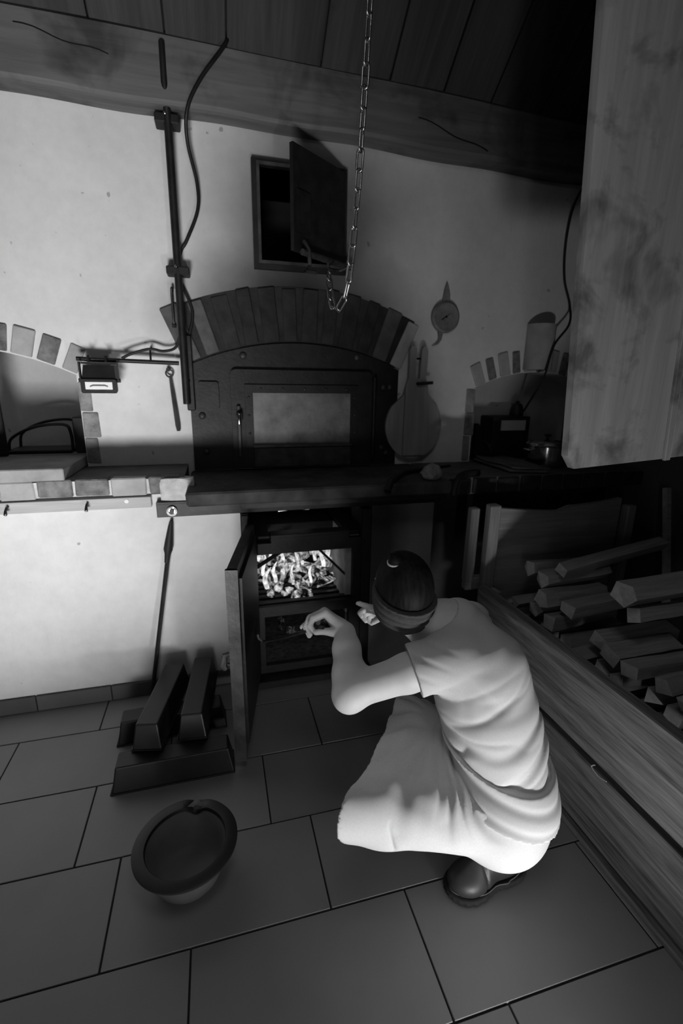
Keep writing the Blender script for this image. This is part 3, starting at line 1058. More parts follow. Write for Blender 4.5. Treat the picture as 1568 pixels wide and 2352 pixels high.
# glowing slot seen above the draught slide
MB().tube([(.285, 2.285, .775), (.35, 2.285, .785), (.40, 2.285, .783), (.445, 2.285, .778)], [.006, .010, .009, .006], 8).build('flame', 'flame', fx, smooth=True)
# firebox door, open towards the room
dr = thing('firebox_door', 'heavy iron firebox door standing wide open towards the floor', 'door', (.13, 2.0, .04))
hx0, hy0, ox, oy = .128, 1.978, .030, 1.475
d2 = Vector((ox-hx0, oy-hy0, 0)).normalized()
n2 = Vector((-d2.y, d2.x, 0))       # towards +x side
def dbox(mb, s0, s1, t0, t1, z0, z1):
    vs = []
    for z in (z0, z1):
        for s_, t_ in ((s0, t0), (s1, t0), (s1, t1), (s0, t1)):
            q = Vector((hx0, hy0, 0))+d2*s_+n2*t_
            vs.append((q.x, q.y, z))
    mb.add(vs, [(0, 1, 2, 3), (7, 6, 5, 4), (0, 4, 5, 1), (1, 5, 6, 2), (2, 6, 7, 3), (3, 7, 4, 0)])
mb = MB(); dbox(mb, .0, .515, -.022, .012, .04, .803)
lf_ = mb.build('door_leaf', 'iron_worn', dr, fix=True)
mb = MB(); dbox(mb, .03, .485, .012, .024, .09, .76)
mb.build('liner_plate', 'iron', dr, fix=True)
mb = MB(); dbox(mb, .503, .518, -.026, .016, .04, .803)
mb.build('edge_strip', 'iron_worn', dr, fix=True)
mb = MB()
q = Vector((hx0, hy0, 0))+d2*.47
mb.tube([(q.x-.02, q.y, .47), (q.x-.050, q.y, .463), (q.x-.058, q.y-.01, .43), (q.x-.050, q.y-.01, .415)], [.010, .012, .013, .010], 8)
mb.tube([(q.x-.02, q.y, .42), (q.x-.045, q.y, .425)], .008, 8)
mb.build('latch_handle', 'iron_worn', dr, smooth='auto')
mb = MB()
for z in (.15, .66):
    mb.tube([(.122, 1.984, z-.03), (.122, 1.984, z+.03)], .012, 10)
mb.build('hinge', 'iron', dr)

# ------------------------------------------------------------------ loaf tins
def tin_mesh(L, w0, w1, h):
    """upside-down tin along x: narrow base up, wide open rim down"""
    mb = MB()
    e = .018
    lo = [(-L/2-e, -w1/2, 0), (L/2+e, -w1/2, 0), (L/2+e, w1/2, 0), (-L/2-e, w1/2, 0)]
    hi = [(-L/2, -w0/2, h), (L/2, -w0/2, h), (L/2, w0/2, h), (-L/2, w0/2, h)]
    bm = bmesh.new()
    vs = [bm.verts.new(p) for p in lo+hi]
    for q in ((7, 6, 5, 4)[::-1], (0, 1, 5, 4), (1, 2, 6, 5), (2, 3, 7, 6), (3, 0, 4, 7)):
        bm.faces.new([vs[i] for i in q])
    bmesh.ops.bevel(bm, geom=[e_ for e_ in bm.edges if not e_.is_boundary], offset=.005, segments=2, affect='EDGES', profile=.5)
    bmesh.ops.solidify(bm, geom=bm.faces[:], thickness=.0025)
    mb.bm(bm)
    return mb
tins = [((-.212, 1.520, 0), 0.0, 'dark loaf tin upside down on the tiles at the front of the tin stack'),
        ((-.235, 1.765, 0), 0.03, 'dark loaf tin upside down on the tiles at the back of the tin stack'),
        ((-.266, 1.745, .101), math.pi/2-.19, 'upper loaf tin on the left lying across the two lower tins'),
        ((-.128, 1.765, .101), math.pi/2-.10, 'upper loaf tin on the right lying across the two lower tins, nearest the firebox door')]
t0 = None
for loc, rz, lab in tins:
    if t0 is None:
        root = thing('loaf_tin', lab, 'baking tin', (0, 0, 0), 'stacked loaf tins')
        body = tin_mesh(.385, .078, .106, .098).build('tin_body', 'tin', root)
        rim = MB()
        lo = [(-.2115, -.054), (.2115, -.054), (.2115, .054), (-.2115, .054), (-.2115, -.054)]
        rim.tube([(x, y, .0035) for x, y in lo], .0035, 6)
        rim = rim.build('rolled_rim', 'tin', root)
        t0 = (root, body, rim)
        r_ = root
    else:
        r_ = t0[0].copy()
        COL.objects.link(r_)
        r_['label'] = lab
        for p in t0[1:]:
            c = p.copy(); COL.objects.link(c); c.parent = r_
    r_.location = loc
    r_.rotation_euler = (0, 0, rz)

# ------------------------------------------------------------------ bowl
bw = thing('glazed_bowl', 'dark wide-rimmed bowl with a pouring lip on the tiled floor', 'bowl', (-.148, 1.115, 0))
lip_a = math.radians(78)
def lipfn(p, a):
    # the pouring lip: the inner wall runs out over the flange
    d = (a-lip_a+math.pi) % (2*math.pi)-math.pi
    k = math.exp(-(d/.17)**2)*max(0, min(1, (p.z-.085)/.04))
    return Vector((p.x*(1+.20*k), p.y*(1+.20*k), p.z+.006*k))
bwl = MB().lathe([(0, .008), (.070, .010), (.085, .022), (.098, .055), (.107, .095), (.1105, .116), (.1135, .127)], n=72, fn=lipfn, caps=False)
bwl.v = [tuple(Vector(v)+Vector((-.148, 1.115, 0))) for v in bwl.v]
bwl.build('inner_glaze', 'glaze_mid', bw, smooth='auto')
def rimfn(p, a):
    d = (a-lip_a+math.pi) % (2*math.pi)-math.pi
    k = math.exp(-(d/.17)**2)
    r0 = math.hypot(p.x, p.y)
    q = (r0-.110)/.034
    return Vector((p.x, p.y, p.z-.020*k*(1-.5*q)))
rimb = MB().lathe([(.1095, .122), (.1115, .1300), (.1130, .1312), (.1420, .1312), (.1445, .1295), (.1445, .1245), (.127, .120)], n=96, fn=rimfn, caps=False)
rimb.v = [tuple(Vector(v)+Vector((-.148, 1.115, 0))) for v in rimb.v]
rimb.build('flat_rim', 'glaze_dark', bw, smooth='auto')
bwo = MB().lathe([(.143, .124), (.128, .121), (.117, .116), (.112, .09), (.104, .05), (.092, .018), (.082, .003), (.078, 0), (0, .002)], n=72, caps=False)
bwo.v = [tuple(Vector(v)+Vector((-.148, 1.115, 0))) for v in bwo.v]
bwo.build('outer_wall', 'glaze_pale', bw, smooth='auto')

# ------------------------------------------------------------------ firewood bin
bn = thing('firewood_bin', 'wooden firewood bin with two wide grained front boards beside the squatting woman', 'bin', (1.06, .8, 0))
def board(name, lo, hi, mat, par=bn, nx_=14, wob=.002):
    mb = MB().box2(lo, hi, bev=.004, jit=wob)
    return mb.build(name, mat, par)
board('front_board', (1.060, -.9, .298), (1.100, 1.640, .566), 'wood_y')
board('front_board', (1.064, -.9, .026), (1.104, 1.640, .268), 'wood_y')
board('floor_batten', (1.048, -.9, 0), (1.110, 1.640, .018), 'wood_y')
board('post', (1.100, 1.600, 0), (1.150, 1.655, .545), 'wood_z')
board('post', (1.100, .30, 0), (1.145, .36, .545), 'wood_z')
board('tall_post', (1.118, 1.690, 0), (1.168, 1.735, .905), 'wood_z')
board('tall_post', (1.055, 1.735, .54), (1.095, 1.775, .885), 'wood_z')
board('cross_block', (1.055, 1.735, .50), (1.168, 1.775, .56), 'wood_x')
board('tall_post', (1.86, 1.70, 0), (1.91, 1.745, .86), 'wood_z')
ep = MB()
top = [(1.168+i*.0575, .868 + .022*math.sin(i/12*math.pi*1.2+2.6) + .02*(i > 6)) for i in range(13)]
ep.prism([(1.168, .40), (1.86, .40)] + top[::-1], 1.745, 1.770)
ep.build('end_board', 'wood_x', bn)
board('end_board', (1.168, 1.745, .02), (1.86, 1.770, .38), 'wood_x')
# leaning sticks at the far right
for i, (a_, b_, r_) in enumerate((((2.02, 1.55, .40), (2.10, 1.73, .93), .020), ((2.06, 1.45, .42), (2.13, 1.62, .82), .016))):
    o = MB().tube([a_, b_], r_, 6).build('leaning_stick', 'log_x')
    tag(o, ('thin stick leaning in the far corner of the firewood bin', 'shorter stick leaning in front of another in the corner of the firewood bin')[i], 'stick')
MB().tube(catmull([(1.062, .925, .288), (1.055, .93, .278), (1.056, .90, .270), (1.058, .875, .275)], 5), .0018, 5).build('splinter', 'rail_wood', bn)

# split firewood, every piece its own object
wood_count = 0
place_words = ('bottom', 'second', 'third', 'fourth', 'fifth', 'sixth', 'seventh', 'eighth', 'top')
def firewood(loc, rot, L, w, h, seed, lab):
    vs, fs = log_mesh(L, w, h, seed, .08)
    mb = MB(); mb.add(vs, fs[:-2])
    root = thing('firewood_piece', lab, 'firewood', (0, 0, 0), 'split firewood in the bin')
    bark = mb.build('split_side', 'log_x', root, smooth='auto')
    n = len(fs[-1])
    mb = MB(); mb.add([vs[i] for i in fs[-2]], [tuple(range(n))]); mb.build('cut_end', 'log_end', root)
    mb = MB(); mb.add([vs[i] for i in fs[-1]], [tuple(range(n))]); mb.build('cut_end', 'log_end', root)
    root.location = loc
    root.rotation_euler = rot
    return root
r_ = random.Random(21)
PY, PZ = .090, .073
for iz in range(9):
    for iy in range(13):
        y = 1.60 - iy*PY + (PY/2 if iz % 2 else 0)
        z = .045 + iz*PZ
        # the heap slopes down towards the front boards and towards the camera
        x0 = 1.20 + .13*(1.60-y) + .012*(8-iz) + r_.uniform(-.03, .05)
        if y < .42 or y > 1.62:
            continue
        if iz >= 6 and r_.random() < .30:
            continue
        if iz >= 7 and (y < .75+.3*(iz-7) or r_.random() < .2):
            continue
        x0 += .07*(iz == 8)
        L = r_.uniform(.30, .38)
        w, h = r_.uniform(.054, .069), r_.uniform(.047, .057)
        if iz == 6 and abs(y-1.22) < .07:
            w, h = .075, .06
        rz = r_.uniform(.02, .22)
        lab = 'split firewood piece in the %s layer of the heap, piece %s from the far end' % (place_words[iz], ('first', 'second', 'third', 'fourth', 'fifth', 'sixth', 'seventh', 'eighth', 'ninth', 'tenth', 'eleventh', 'twelfth', 'thirteenth')[iy])
        firewood((x0+L/2, y, z+.01*(iz > 5)), (r_.uniform(-.5, .5), r_.uniform(-.03, .05), rz*.5), L, w, h, 300+iz*20+iy, lab)
firewood((1.61, 1.50, .712), (.3, -.06, .16), .62, .055, .045, 901, 'long split piece lying on top of the heap at the far end')
firewood((1.62, 1.17, .728), (.1, -.02, .04), .62, .085, .075, 902, 'thick long split piece lying on top of the heap towards the near end')
# ------------------------------------------------------------------ hanging panel on the right
hpn = thing('wooden_screen', 'tall stained wooden screen hanging from the roof at the right, above the firewood bin', 'screen', (1.30, 1.20, 1.15))
mats = []
pb = MB().prism([(.015, .003), (.385, 0), (.385, 2.22), (-.012, 2.22), (-.012, .045)], -.014, .014)
tilt = Matrix.Rotation(-.072, 4, 'Y')
def tilted(mb):
    return mb
o = None
def pan(mb, name, mat):
    mb.v = [tuple(tilt @ Vector(v) + Vector((1.045, 1.20, 1.152))) for v in mb.v]
    return mb.build(name, mat, hpn)
pan(pb, 'wide_board', 'panel_wood')
pan(MB().box2((.350, -.026, -.004), (.372, -.014, 2.22), bev=.002), 'batten', 'panel_wood')
pan(MB().box2((.388, -.012, 0), (.80, .012, 2.18), bev=.002), 'wide_board', 'panel_wood')

# ------------------------------------------------------------------ right-hand bench and niche
cp_ = MB().lathe([(.079, 0), (.079, .235), (.060, .235), (.060, 0)], (1.745, 2.345, 1.487), 28).build('clay_pipe_stub', 'brick_pale', smooth='auto')
tag(cp_, 'stub of a wide clay pipe standing on the arch of the right niche', 'pipe')
cbr = MB().tube(catmull([(1.90, 2.262, 2.46), (1.865, 2.30, 2.38), (1.842, 2.335, 2.28), (1.835, 2.345, 2.12), (1.855, 2.345, 1.955), (1.905, 2.34, 1.83), (1.86, 2.27, 1.72), (1.775, 2.26, 1.61), (1.73, 2.25, 1.45), (1.72, 2.30, 1.36), (1.735, 2.40, 1.26)], 10), .006, 8).build('power_cable', 'black', smooth=True)
tag(cbr, 'thin black cable hanging in front of the right niche beside the tall wooden screen', 'cable')
bxr = thing('box_radio', 'dark upright box with a lighter front label in the right niche', 'box', (1.66, 2.48, .982))
MB().box2((1.548, 2.40, .983), (1.79, 2.55, 1.228), bev=.006).build('case', 'black', bxr)
MB().box2((1.595, 2.394, 1.15), (1.755, 2.402, 1.207)).build('front_label', 'card', bxr)
MB().box2((1.595, 2.397, 1.0), (1.755, 2.402, 1.14)).build('lower_front', 'glaze_dark', bxr)
kn = thing('round_canister', 'small dark round canister on top of the upright box in the niche', 'canister', (1.745, 2.48, 1.229))
MB().lathe([(0, 0), (.038, 0), (.040, .01), (.034, .05), (.024, .068), (0, .072)], (1.745, 2.48, 1.2295), 24).build('body', 'glaze_dark', kn, smooth='auto')
MB().lathe([(0, 0), (.012, .001), (.014, .008), (0, .015)], (1.745, 2.48, 1.301), 16).build('lid_knob', 'glaze_dark', kn, smooth='auto')
iro = thing('flat_iron', 'dark flat iron leaning upright at the left jamb of the right niche', 'iron', (1.49, 2.42, .982))
MB().prism([(1.435, .983), (1.535, .983), (1.530, 1.06), (1.500, 1.11), (1.452, 1.19), (1.437, 1.19)], 2.40, 2.43).build('plate', 'iron', iro)
MB().tube(catmull([(1.515, 2.40, 1.0), (1.52, 2.36, 1.02), (1.505, 2.36, 1.07), (1.49, 2.40, 1.09)], 6), .010, 8).build('handle', 'black', iro, smooth=True)
pt = thing('steel_pot', 'shiny steel pot with a lid on the right-hand bench beside the tall wooden screen', 'pot', (1.722, 2.15, .982))
MB().lathe([(0, 0), (.088, 0), (.098, .008), (.102, .03), (.104, .108), (.108, .112), (.106, .116)], (1.722, 2.15, .983), 48).build('body', 'steel', pt, smooth='auto')
MB().lathe([(.109, 0), (.108, .004), (.085, .016), (.04, .026), (0, .028)], (1.722, 2.15, 1.099), 40).build('lid', 'steel', pt, smooth='auto')
MB().lathe([(0, 0), (.008, 0), (.008, .012), (.018, .018), (.017, .026), (0, .029)], (1.722, 2.15, 1.126), 20).build('lid_knob', 'black', pt, smooth='auto')
MB().tube(catmull([(1.62, 2.14, 1.07), (1.595, 2.13, 1.074), (1.595, 2.17, 1.074), (1.62, 2.165, 1.07)], 5), .006, 8).build('side_handle', 'steel', pt, smooth=True)
ck = thing('folded_cloth', 'dark folded cloth lying in front of the box on the right-hand bench', 'cloth', (1.54, 2.18, .982))
for k, (dx, dz) in enumerate(((0, 0), (.012, .014))):
    vs, fs = [], []
    for i in range(13):
        for j in range(11):
            u, v_ = i/12, j/10
            x = 1.40+.18*u+dx
            y = 1.99+.36*v_-.06*u
            z = .987+dz+.006*math.sin(u*9+k)*math.sin(v_*7)+.006*v_
            vs.append((x, y, z))
    for i in range(12):
        for j in range(10):
            fs.append((i*11+j, (i+1)*11+j, (i+1)*11+j+1, i*11+j+1))
    c_ = MB().add(vs, fs).build('fold', 'bench_top', ck, smooth=True)
    md = c_.modifiers.new('thick', 'SOLIDIFY'); md.thickness = .010; md.offset = 1
tg = thing('oven_tongs', 'black cranked poker lying on the sill right of the oven door', 'poker', (.85, 2.0, .984))
MB().tube([(.700, 1.838, .955), (.722, 1.865, .992), (.852, 2.035, .998), (1.02, 2.135, .992), (1.19, 2.215, .989)], [.016, .017, .012, .009, .006], 8).build('rod', 'black', tg, smooth='auto')
lv2 = thing('black_lever', 'black bent lever at the corner of the iron rail', 'lever', (1.0, 1.92, .95))
MB().tube(catmull([(1.022, 1.850, .915), (1.030, 1.862, .945), (1.065, 1.89, .990), (1.12, 1.93, 1.001), (1.20, 1.95, 1.001)], 6), .016, 8).build('grip', 'black', lv2, smooth='auto')
bm = bmesh.new()
bmesh.ops.create_icosphere(bm, subdivisions=3, radius=1)
for v in bm.verts:
    n_ = 1+.16*math.sin(v.co.x*6+1)*math.sin(v.co.y*5)*math.cos(v.co.z*7)
    v.co = Vector((.945+v.co.x*.048*n_, 1.925+v.co.y*.042*n_, 1.012+max(-.028, v.co.z*.042*n_)))
mb = MB(); mb.bm(bm)
tag(mb.build('broken_plaster_lump', 'jamb_brick', smooth='auto'), 'pale broken masonry lump at the right end of the oven sill', 'stone')

# ------------------------------------------------------------------ the squatting woman: surfaces grown from distance fields
CR = np.array([[_r.x, _r.y, _r.z], [-_u.x, -_u.y, -_u.z], [_f.x, _f.y, _f.z]])
def U(px, py, d):
    """point at depth d along the view axis (same frame as the survey of the photo)"""
    return CR.T @ (np.array([(px-784)/1071.3, (py-1176)/1071.3, 1.0])*d) + np.array([0, 0, 1.4])

class Field:
    def __init__(self, lo, hi, h):
        self.lo, self.h = np.array(lo, float), h
        self.n = np.ceil((np.array(hi)-self.lo)/h).astype(int)+1
        self.F = np.full(self.n, .2, np.float32)
    def block(self, lo, hi):
        a = np.clip(np.floor((np.array(lo)-self.lo)/self.h).astype(int), 0, self.n-1)
        b = np.clip(np.ceil((np.array(hi)-self.lo)/self.h).astype(int)+1, 1, self.n)
        ax = [(self.lo[i]+self.h*np.arange(a[i], b[i])).astype(np.float32) for i in range(3)]
        X, Y, Z = np.meshgrid(*ax, indexing='ij')
        return tuple(slice(a[i], b[i]) for i in range(3)), X, Y, Z
    def merge(self, sl, d, k):
        A = self.F[sl]
        if k > 0:
            hh = np.maximum(k-np.abs(A-d), 0)/k
            self.F[sl] = np.minimum(A, d)-hh*hh*k*.25
        else:
            self.F[sl] = np.minimum(A, d)
    def cap(self, a, b, ra, rb, k=.01):
        a, b = np.array(a, float), np.array(b, float)
        m = max(ra, rb)+.05
        sl, X, Y, Z = self.block(np.minimum(a, b)-m, np.maximum(a, b)+m)
        ab = b-a
        L2_ = max((ab**2).sum(), 1e-9)
        t = np.clip(((X-a[0])*ab[0]+(Y-a[1])*ab[1]+(Z-a[2])*ab[2])/L2_, 0, 1)
        d = np.sqrt((X-a[0]-t*ab[0])**2+(Y-a[1]-t*ab[1])**2+(Z-a[2]-t*ab[2])**2)-(ra+(rb-ra)*t)
        self.merge(sl, d, k)
        return self
    def chain(self, pts, rs, k=.004):
        for i in range(len(pts)-1):
            self.cap(pts[i], pts[i+1], rs[i], rs[i+1], k)
        return self
    def ell(self, c, axes, radii, k=.02, sub=False):
        c = np.array(c, float)
        m = max(radii)+.06
        sl, X, Y, Z = self.block(c-m, c+m)
        q = [((X-c[0])*a[0]+(Y-c[1])*a[1]+(Z-c[2])*a[2]) for a in axes]
        k0 = np.sqrt(sum((q[i]/radii[i])**2 for i in range(3)))
        k1 = np.sqrt(sum((q[i]/radii[i]**2)**2 for i in range(3)))+1e-6
        d = k0*(k0-1)/k1
        if sub:
            self.F[sl] = np.maximum(self.F[sl], -d)
        else:
            self.merge(sl, d, k)
        return self
    def all(self):
        return self.block(self.lo, self.lo+self.h*self.n)
    def cut(self, p, n):
        """keep the side where (x-p).n < 0"""
        sl, X, Y, Z = self.all()
        n = np.array(n, float)/np.linalg.norm(n)
        self.F[sl] = np.maximum(self.F[sl], (X-p[0])*n[0]+(Y-p[1])*n[1]+(Z-p[2])*n[2])
        return self
    def mesh(self, smooth_it=1):
        F, n = self.F, self.n
        S = F < 0
        c = [S[i:n[0]-1+i, j:n[1]-1+j, k:n[2]-1+k] for i in (0, 1) for j in (0, 1) for k in (0, 1)]
        cnt = sum(x.astype(np.int8) for x in c)
        act = (cnt > 0) & (cnt < 8)
        I, J, K = np.nonzero(act)
        idx = np.full(act.shape, -1, np.int32)
        idx[I, J, K] = np.arange(len(I))
        P = np.zeros((len(I), 3)); N = np.zeros(len(I))
        co = [(i, j, k) for i in (0, 1) for j in (0, 1) for k in (0, 1)]
        for a in co:
            for ax in range(3):
                if a[ax]:
                    continue
                b = list(a); b[ax] = 1
                fa = F[I+a[0], J+a[1], K+a[2]]; fb = F[I+b[0], J+b[1], K+b[2]]
                m = (fa < 0) != (fb < 0)
                t = fa[m]/(fa[m]-fb[m])
                base = np.array(a, float)[None, :].repeat(m.sum(), 0)
                base[:, ax] += t
                P[m] += base; N[m] += 1
        P = P/N[:, None]+np.stack([I, J, K], 1)
        V = self.lo+P*self.h
        quads = []
        for ax in range(3):
            s0 = [slice(None)]*3; s1 = [slice(None)]*3
            s0[ax] = slice(0, -1); s1[ax] = slice(1, None)
            A, B = S[tuple(s0)], S[tuple(s1)]
            x = np.stack(np.nonzero(A != B), 1)
            o1, o2 = [(1, 2), (2, 0), (0, 1)][ax]
            ok = (x[:, o1] > 0) & (x[:, o2] > 0) & (x[:, o1] < n[o1]-1) & (x[:, o2] < n[o2]-1)
            x = x[ok]
            flip = ~A[tuple(x.T)]
            def at_(d1, d2):
                y = x.copy(); y[:, o1] -= d1; y[:, o2] -= d2
                return idx[tuple(y.T)]
            q = np.stack([at_(1, 1), at_(0, 1), at_(0, 0), at_(1, 0)], 1)
            q[flip] = q[flip][:, ::-1]
            quads.append(q)
        Q = np.concatenate(quads)
        Q = Q[(Q >= 0).all(1)]
        return V, Q
    def build(self, name, mat, parent, relax=3):
        V, Q = self.mesh()
        off = np.array(ORG[parent.name])
        me = bpy.data.meshes.new(name)
        me.vertices.add(len(V)); me.vertices.foreach_set('co', (V-off).ravel().astype(np.float32))
        me.loops.add(Q.size); me.loops.foreach_set('vertex_index', Q.ravel().astype(np.int32))
        me.polygons.add(len(Q)); me.polygons.foreach_set('loop_start', np.arange(0, Q.size, 4, dtype=np.int32))
        me.update(calc_edges=True)
        me.validate()
        me.polygons.foreach_set('use_smooth', [True]*len(me.polygons))
        me.materials.append(M[mat])
        o = bpy.data.objects.new(name, me)
        COL.objects.link(o)
        o.parent = parent
        ORG[o.name] = tuple(off)
        md = o.modifiers.new('relax', 'SMOOTH')
        md.factor = .5
        md.iterations = relax
        return o

def snoise(X, Y, Z, f, s):
    r = np.random.default_rng(s)
    out = 0
    for i in range(5):
        k = r.normal(size=3); k = k/np.linalg.norm(k)*f*r.uniform(.6, 1.5)
        out = out+np.sin(k[0]*X+k[1]*Y+k[2]*Z+r.uniform(0, 6.3))
    return out/3.0

def nv(v):
    v = np.array(v, float)
    return v/np.linalg.norm(v)

pr = thing('person', 'squatting woman in pale T-shirt and skirt with dark headband, poking the fire', 'person', (.70, .95, 0))
FW = nv((-.92, .38, 0)); LF = nv((-.38, -.92, 0)); UPZ = np.array([0, 0, 1.0])

shL, shR = U(1045, 1510, 1.285), np.array((.760, 1.205, .662))
elL = U(806, 1588, 1.28)
wrL = U(792, 1452, 1.425)
hipL, hipR = U(1128, 1865, 1.27), np.array((.80, 1.08, .27))
knL, knR = U(880, 1858, 1.20), U(945, 1660, 1.46)
spine = [U(1095, 1525, 1.36), U(1112, 1598, 1.345), U(1130, 1660, 1.335), U(1152, 1722, 1.33), U(1158, 1790, 1.33), U(1142, 1848, 1.325)]
neckb = U(1030, 1440, 1.385)

# ---- head frame
Hc = U(925, 1350, 1.345)
hf = nv((-.14, .92, -.34))                 # where the face points: down into the fire
hs_ = nv(np.cross(hf, UPZ)); hu = np.cross(hs_, hf)
HA = (hs_, hf, hu)

# ---- one continuous body
B = Field((.16, .72, -.01), (1.0, 1.52, .98), .0042)
B.ell(Hc, HA, (.068, .085, .092))
B.ell(Hc+hf*.030-hu*.060, HA, (.054, .056, .052), .03)
B.cap(Hc+hf*.086+hu*.006, Hc+hf*.104-hu*.022, .008, .012, .012)
for s in (-1, 1):
    B.ell(Hc+hs_*s*.068-hu*.022+hf*.010, HA, (.006, .016, .024), .006)
    B.ell(Hc+hf*.076+hu*.012+hs_*s*.030, HA, (.014, .009, .010), .006)
    B.cap(Hc+hf*.082+hu*.030+hs_*s*.014, Hc+hf*.076+hu*.030+hs_*s*.044, .007, .006, .012)
B.cap(Hc+hf*.088-hu*.048-hs_*.018, Hc+hf*.088-hu*.048+hs_*.018, .0065, .0065, .008)
B.cap(Hc+hf*.085-hu*.060-hs_*.014, Hc+hf*.085-hu*.060+hs_*.014, .0065, .0065, .008)
B.cap(Hc-hu*.040-hf*.015, neckb, .043, .055, .02)
B.cap(neckb, shL, .058, .050, .05); B.cap(neckb, shR, .058, .050, .05)
for p, rf, rl in zip(spine, (.090, .095, .088, .085, .09, .10), (.12, .115, .11, .11, .12, .13)):
    B.ell(p, (FW, LF, UPZ), (rf, rl, .085), .05)
B.cap(neckb, spine[0], .06, .09, .05)
# left arm
B.chain([shL, shL+(elL-shL)*.45, elL], [.050, .051, .045], .02)
B.chain([elL, elL+(wrL-elL)*.28, elL+(wrL-elL)*.7, wrL], [.043, .043, .037, .0285], .03)
B.ell(elL+np.array((-.012, -.012, -.012)), (FW, LF, UPZ), (.034, .034, .034), .03)
# right arm, half hidden behind the head and chest
elR = U(1005, 1482, 1.50); wrR = U(900, 1414, 1.49)
B.cap(shR, elR, .048, .038, .03)
B.chain([elR, elR+(wrR-elR)*.4, wrR], [.036, .033, .024], .015)
# thighs, shins (inside the skirt)
for hp_, kn_, an_ in ((hipL, knL, np.array((.735, .895, .10))), (hipR, knR, np.array((.80, 1.12, .10)))):
    B.cap(hp_, kn_, .075, .050, .03)
    B.cap(kn_, an_, .048, .034, .02)
    B.cap(an_, an_+np.array((-.03, -.005, -.05)), .034, .032, .02)
# left hand closed round the poker
def fing(pts, rs):
    B.chain([U(*p) for p in pts], rs, .003)
W2 = U(782, 1440, 1.43)
B.cap(wrL, W2, .026, .022, .02)
for tgt, r in (((748, 1408, 1.428), .013), ((745, 1404, 1.450), .0135), ((745, 1406, 1.470), .013), ((748, 1411, 1.488), .0125)):
    B.cap(W2, U(*tgt), .0165, r, .014)
fing([(748, 1408, 1.428), (719, 1420, 1.424), (711, 1437, 1.418), (722, 1451, 1.412)], [.0115, .0098, .0090, .0078])
fing([(745, 1404, 1.450), (712, 1418, 1.448), (703, 1437, 1.442), (713, 1457, 1.434)], [.0115, .0100, .0092, .0080])
fing([(745, 1406, 1.470), (710, 1420, 1.470), (701, 1440, 1.464), (710, 1461, 1.454)], [.0112, .0098, .0090, .0078])
fing([(748, 1411, 1.488), (716, 1425, 1.492), (700, 1435, 1.494), (692, 1441, 1.490)], [.0105, .0090, .0082, .0074])
fing([(778, 1447, 1.42), (762, 1452, 1.408), (742, 1450, 1.402), (725, 1453, 1.403)], [.0150, .0135, .0105, .0085])
# right hand, relaxed beside the head
W3 = U(888, 1408, 1.492)
B.cap(wrR, W3, .023, .019, .015)
for tgt, r in (((856, 1397, 1.492), .0125), ((854, 1401, 1.510), .0125), ((857, 1406, 1.525), .012), ((862, 1411, 1.537), .0115)):
    B.cap(W3, U(*tgt), .0155, r, .012)
fing([(856, 1397, 1.492), (838, 1391, 1.486), (827, 1387, 1.482), (821, 1386, 1.480)], [.011, .0092, .0082, .0070])
fing([(854, 1401, 1.510), (834, 1401, 1.508), (826, 1408, 1.502), (830, 1416, 1.496)], [.011, .0094, .0084, .0074])
fing([(857, 1406, 1.525), (838, 1410, 1.524), (834, 1419, 1.518), (840, 1427, 1.512)], [.0108, .0092, .0082, .0072])
fing([(862, 1411, 1.537), (846, 1418, 1.540), (846, 1427, 1.536), (853, 1433, 1.530)], [.0098, .0084, .0076, .0066])
fing([(880, 1414, 1.482), (868, 1421, 1.474), (860, 1427, 1.472), (855, 1431, 1.474)], [.013, .0112, .0092, .0076])
B.build('body', 'skin', pr)

# ---- T-shirt
wb_n = nv(spine[2]-spine[4])
up_cut = U(1255, 1738, 1.33)*.5+U(1060, 1705, 1.33)*.5
lo_cut = U(1262, 1812, 1.33)*.5+U(1062, 1772, 1.33)*.5
def plane_n(a, b):
    n = nv(np.cross(b-a, LF))
    return n if n[2] > 0 else -n
n_up = plane_n(U(1255, 1738, 1.33), U(1060, 1705, 1.33))
n_lo = plane_n(U(1262, 1812, 1.33), U(1062, 1772, 1.33))
RF = (.128, .141, .136, .121, .123)
def torso(f, grow=0.0, n=5):
    for p, rf, rl, rz in zip(spine[:n], RF, (.155, .152, .150, .148, .152), (.10, .10, .095, .09, .09)):
        f.ell(p, (FW, LF, UPZ), (rf+grow, rl+grow, rz+grow), .05)
T = Field((.30, .72, .28), (1.0, 1.42, .84), .004)
torso(T)
T.cap(spine[0]-LF*-.03+UPZ*.02, neckb-FW*.02, .115, .066, .05)
T.cap(neckb-FW*.02, shL, .066, .060, .05)
T.cap(neckb-FW*.02, shR, .064, .054, .05)
adir = nv(elL-shL)
slE = shL+(elL-shL)*.40
T.chain([shL, slE+adir*.03], [.066, .073], .035)
T.chain([shR, shR+(elR-shR)*.6], [.058, .058], .03)
sl_, X, Y, Z = T.all()
# cloth folds
w1 = snoise(X, Y, Z, 9, 3)
ax_ = nv(U(1235, 1560, 1.33)-U(1050, 1700, 1.33))      # across the drag folds of the back
e_ = nv(U(1200, 1690, 1.30)-U(1060, 1640, 1.30))
vert_ = np.cross(ax_, e_)
rel = lambda v: (X-spine[1][0])*v[0]+(Y-spine[1][1])*v[1]+(Z-spine[1][2])*v[2]
dn = nv(spine[4]-spine[0])
sdn = (X-spine[0][0])*dn[0]+(Y-spine[0][1])*dn[1]+(Z-spine[0][2])*dn[2]
sfw = (X-spine[1][0])*FW[0]+(Y-spine[1][1])*FW[1]
ph = 62*(sdn+.55*sfw*sfw/.14+.25*sfw)+2.2*w1
low_amp = np.clip((sdn-.03)/.18, 0, 1)
al = (X-spine[1][0])*ax_[0]+(Y-spine[1][1])*ax_[1]+(Z-spine[1][2])*ax_[2]
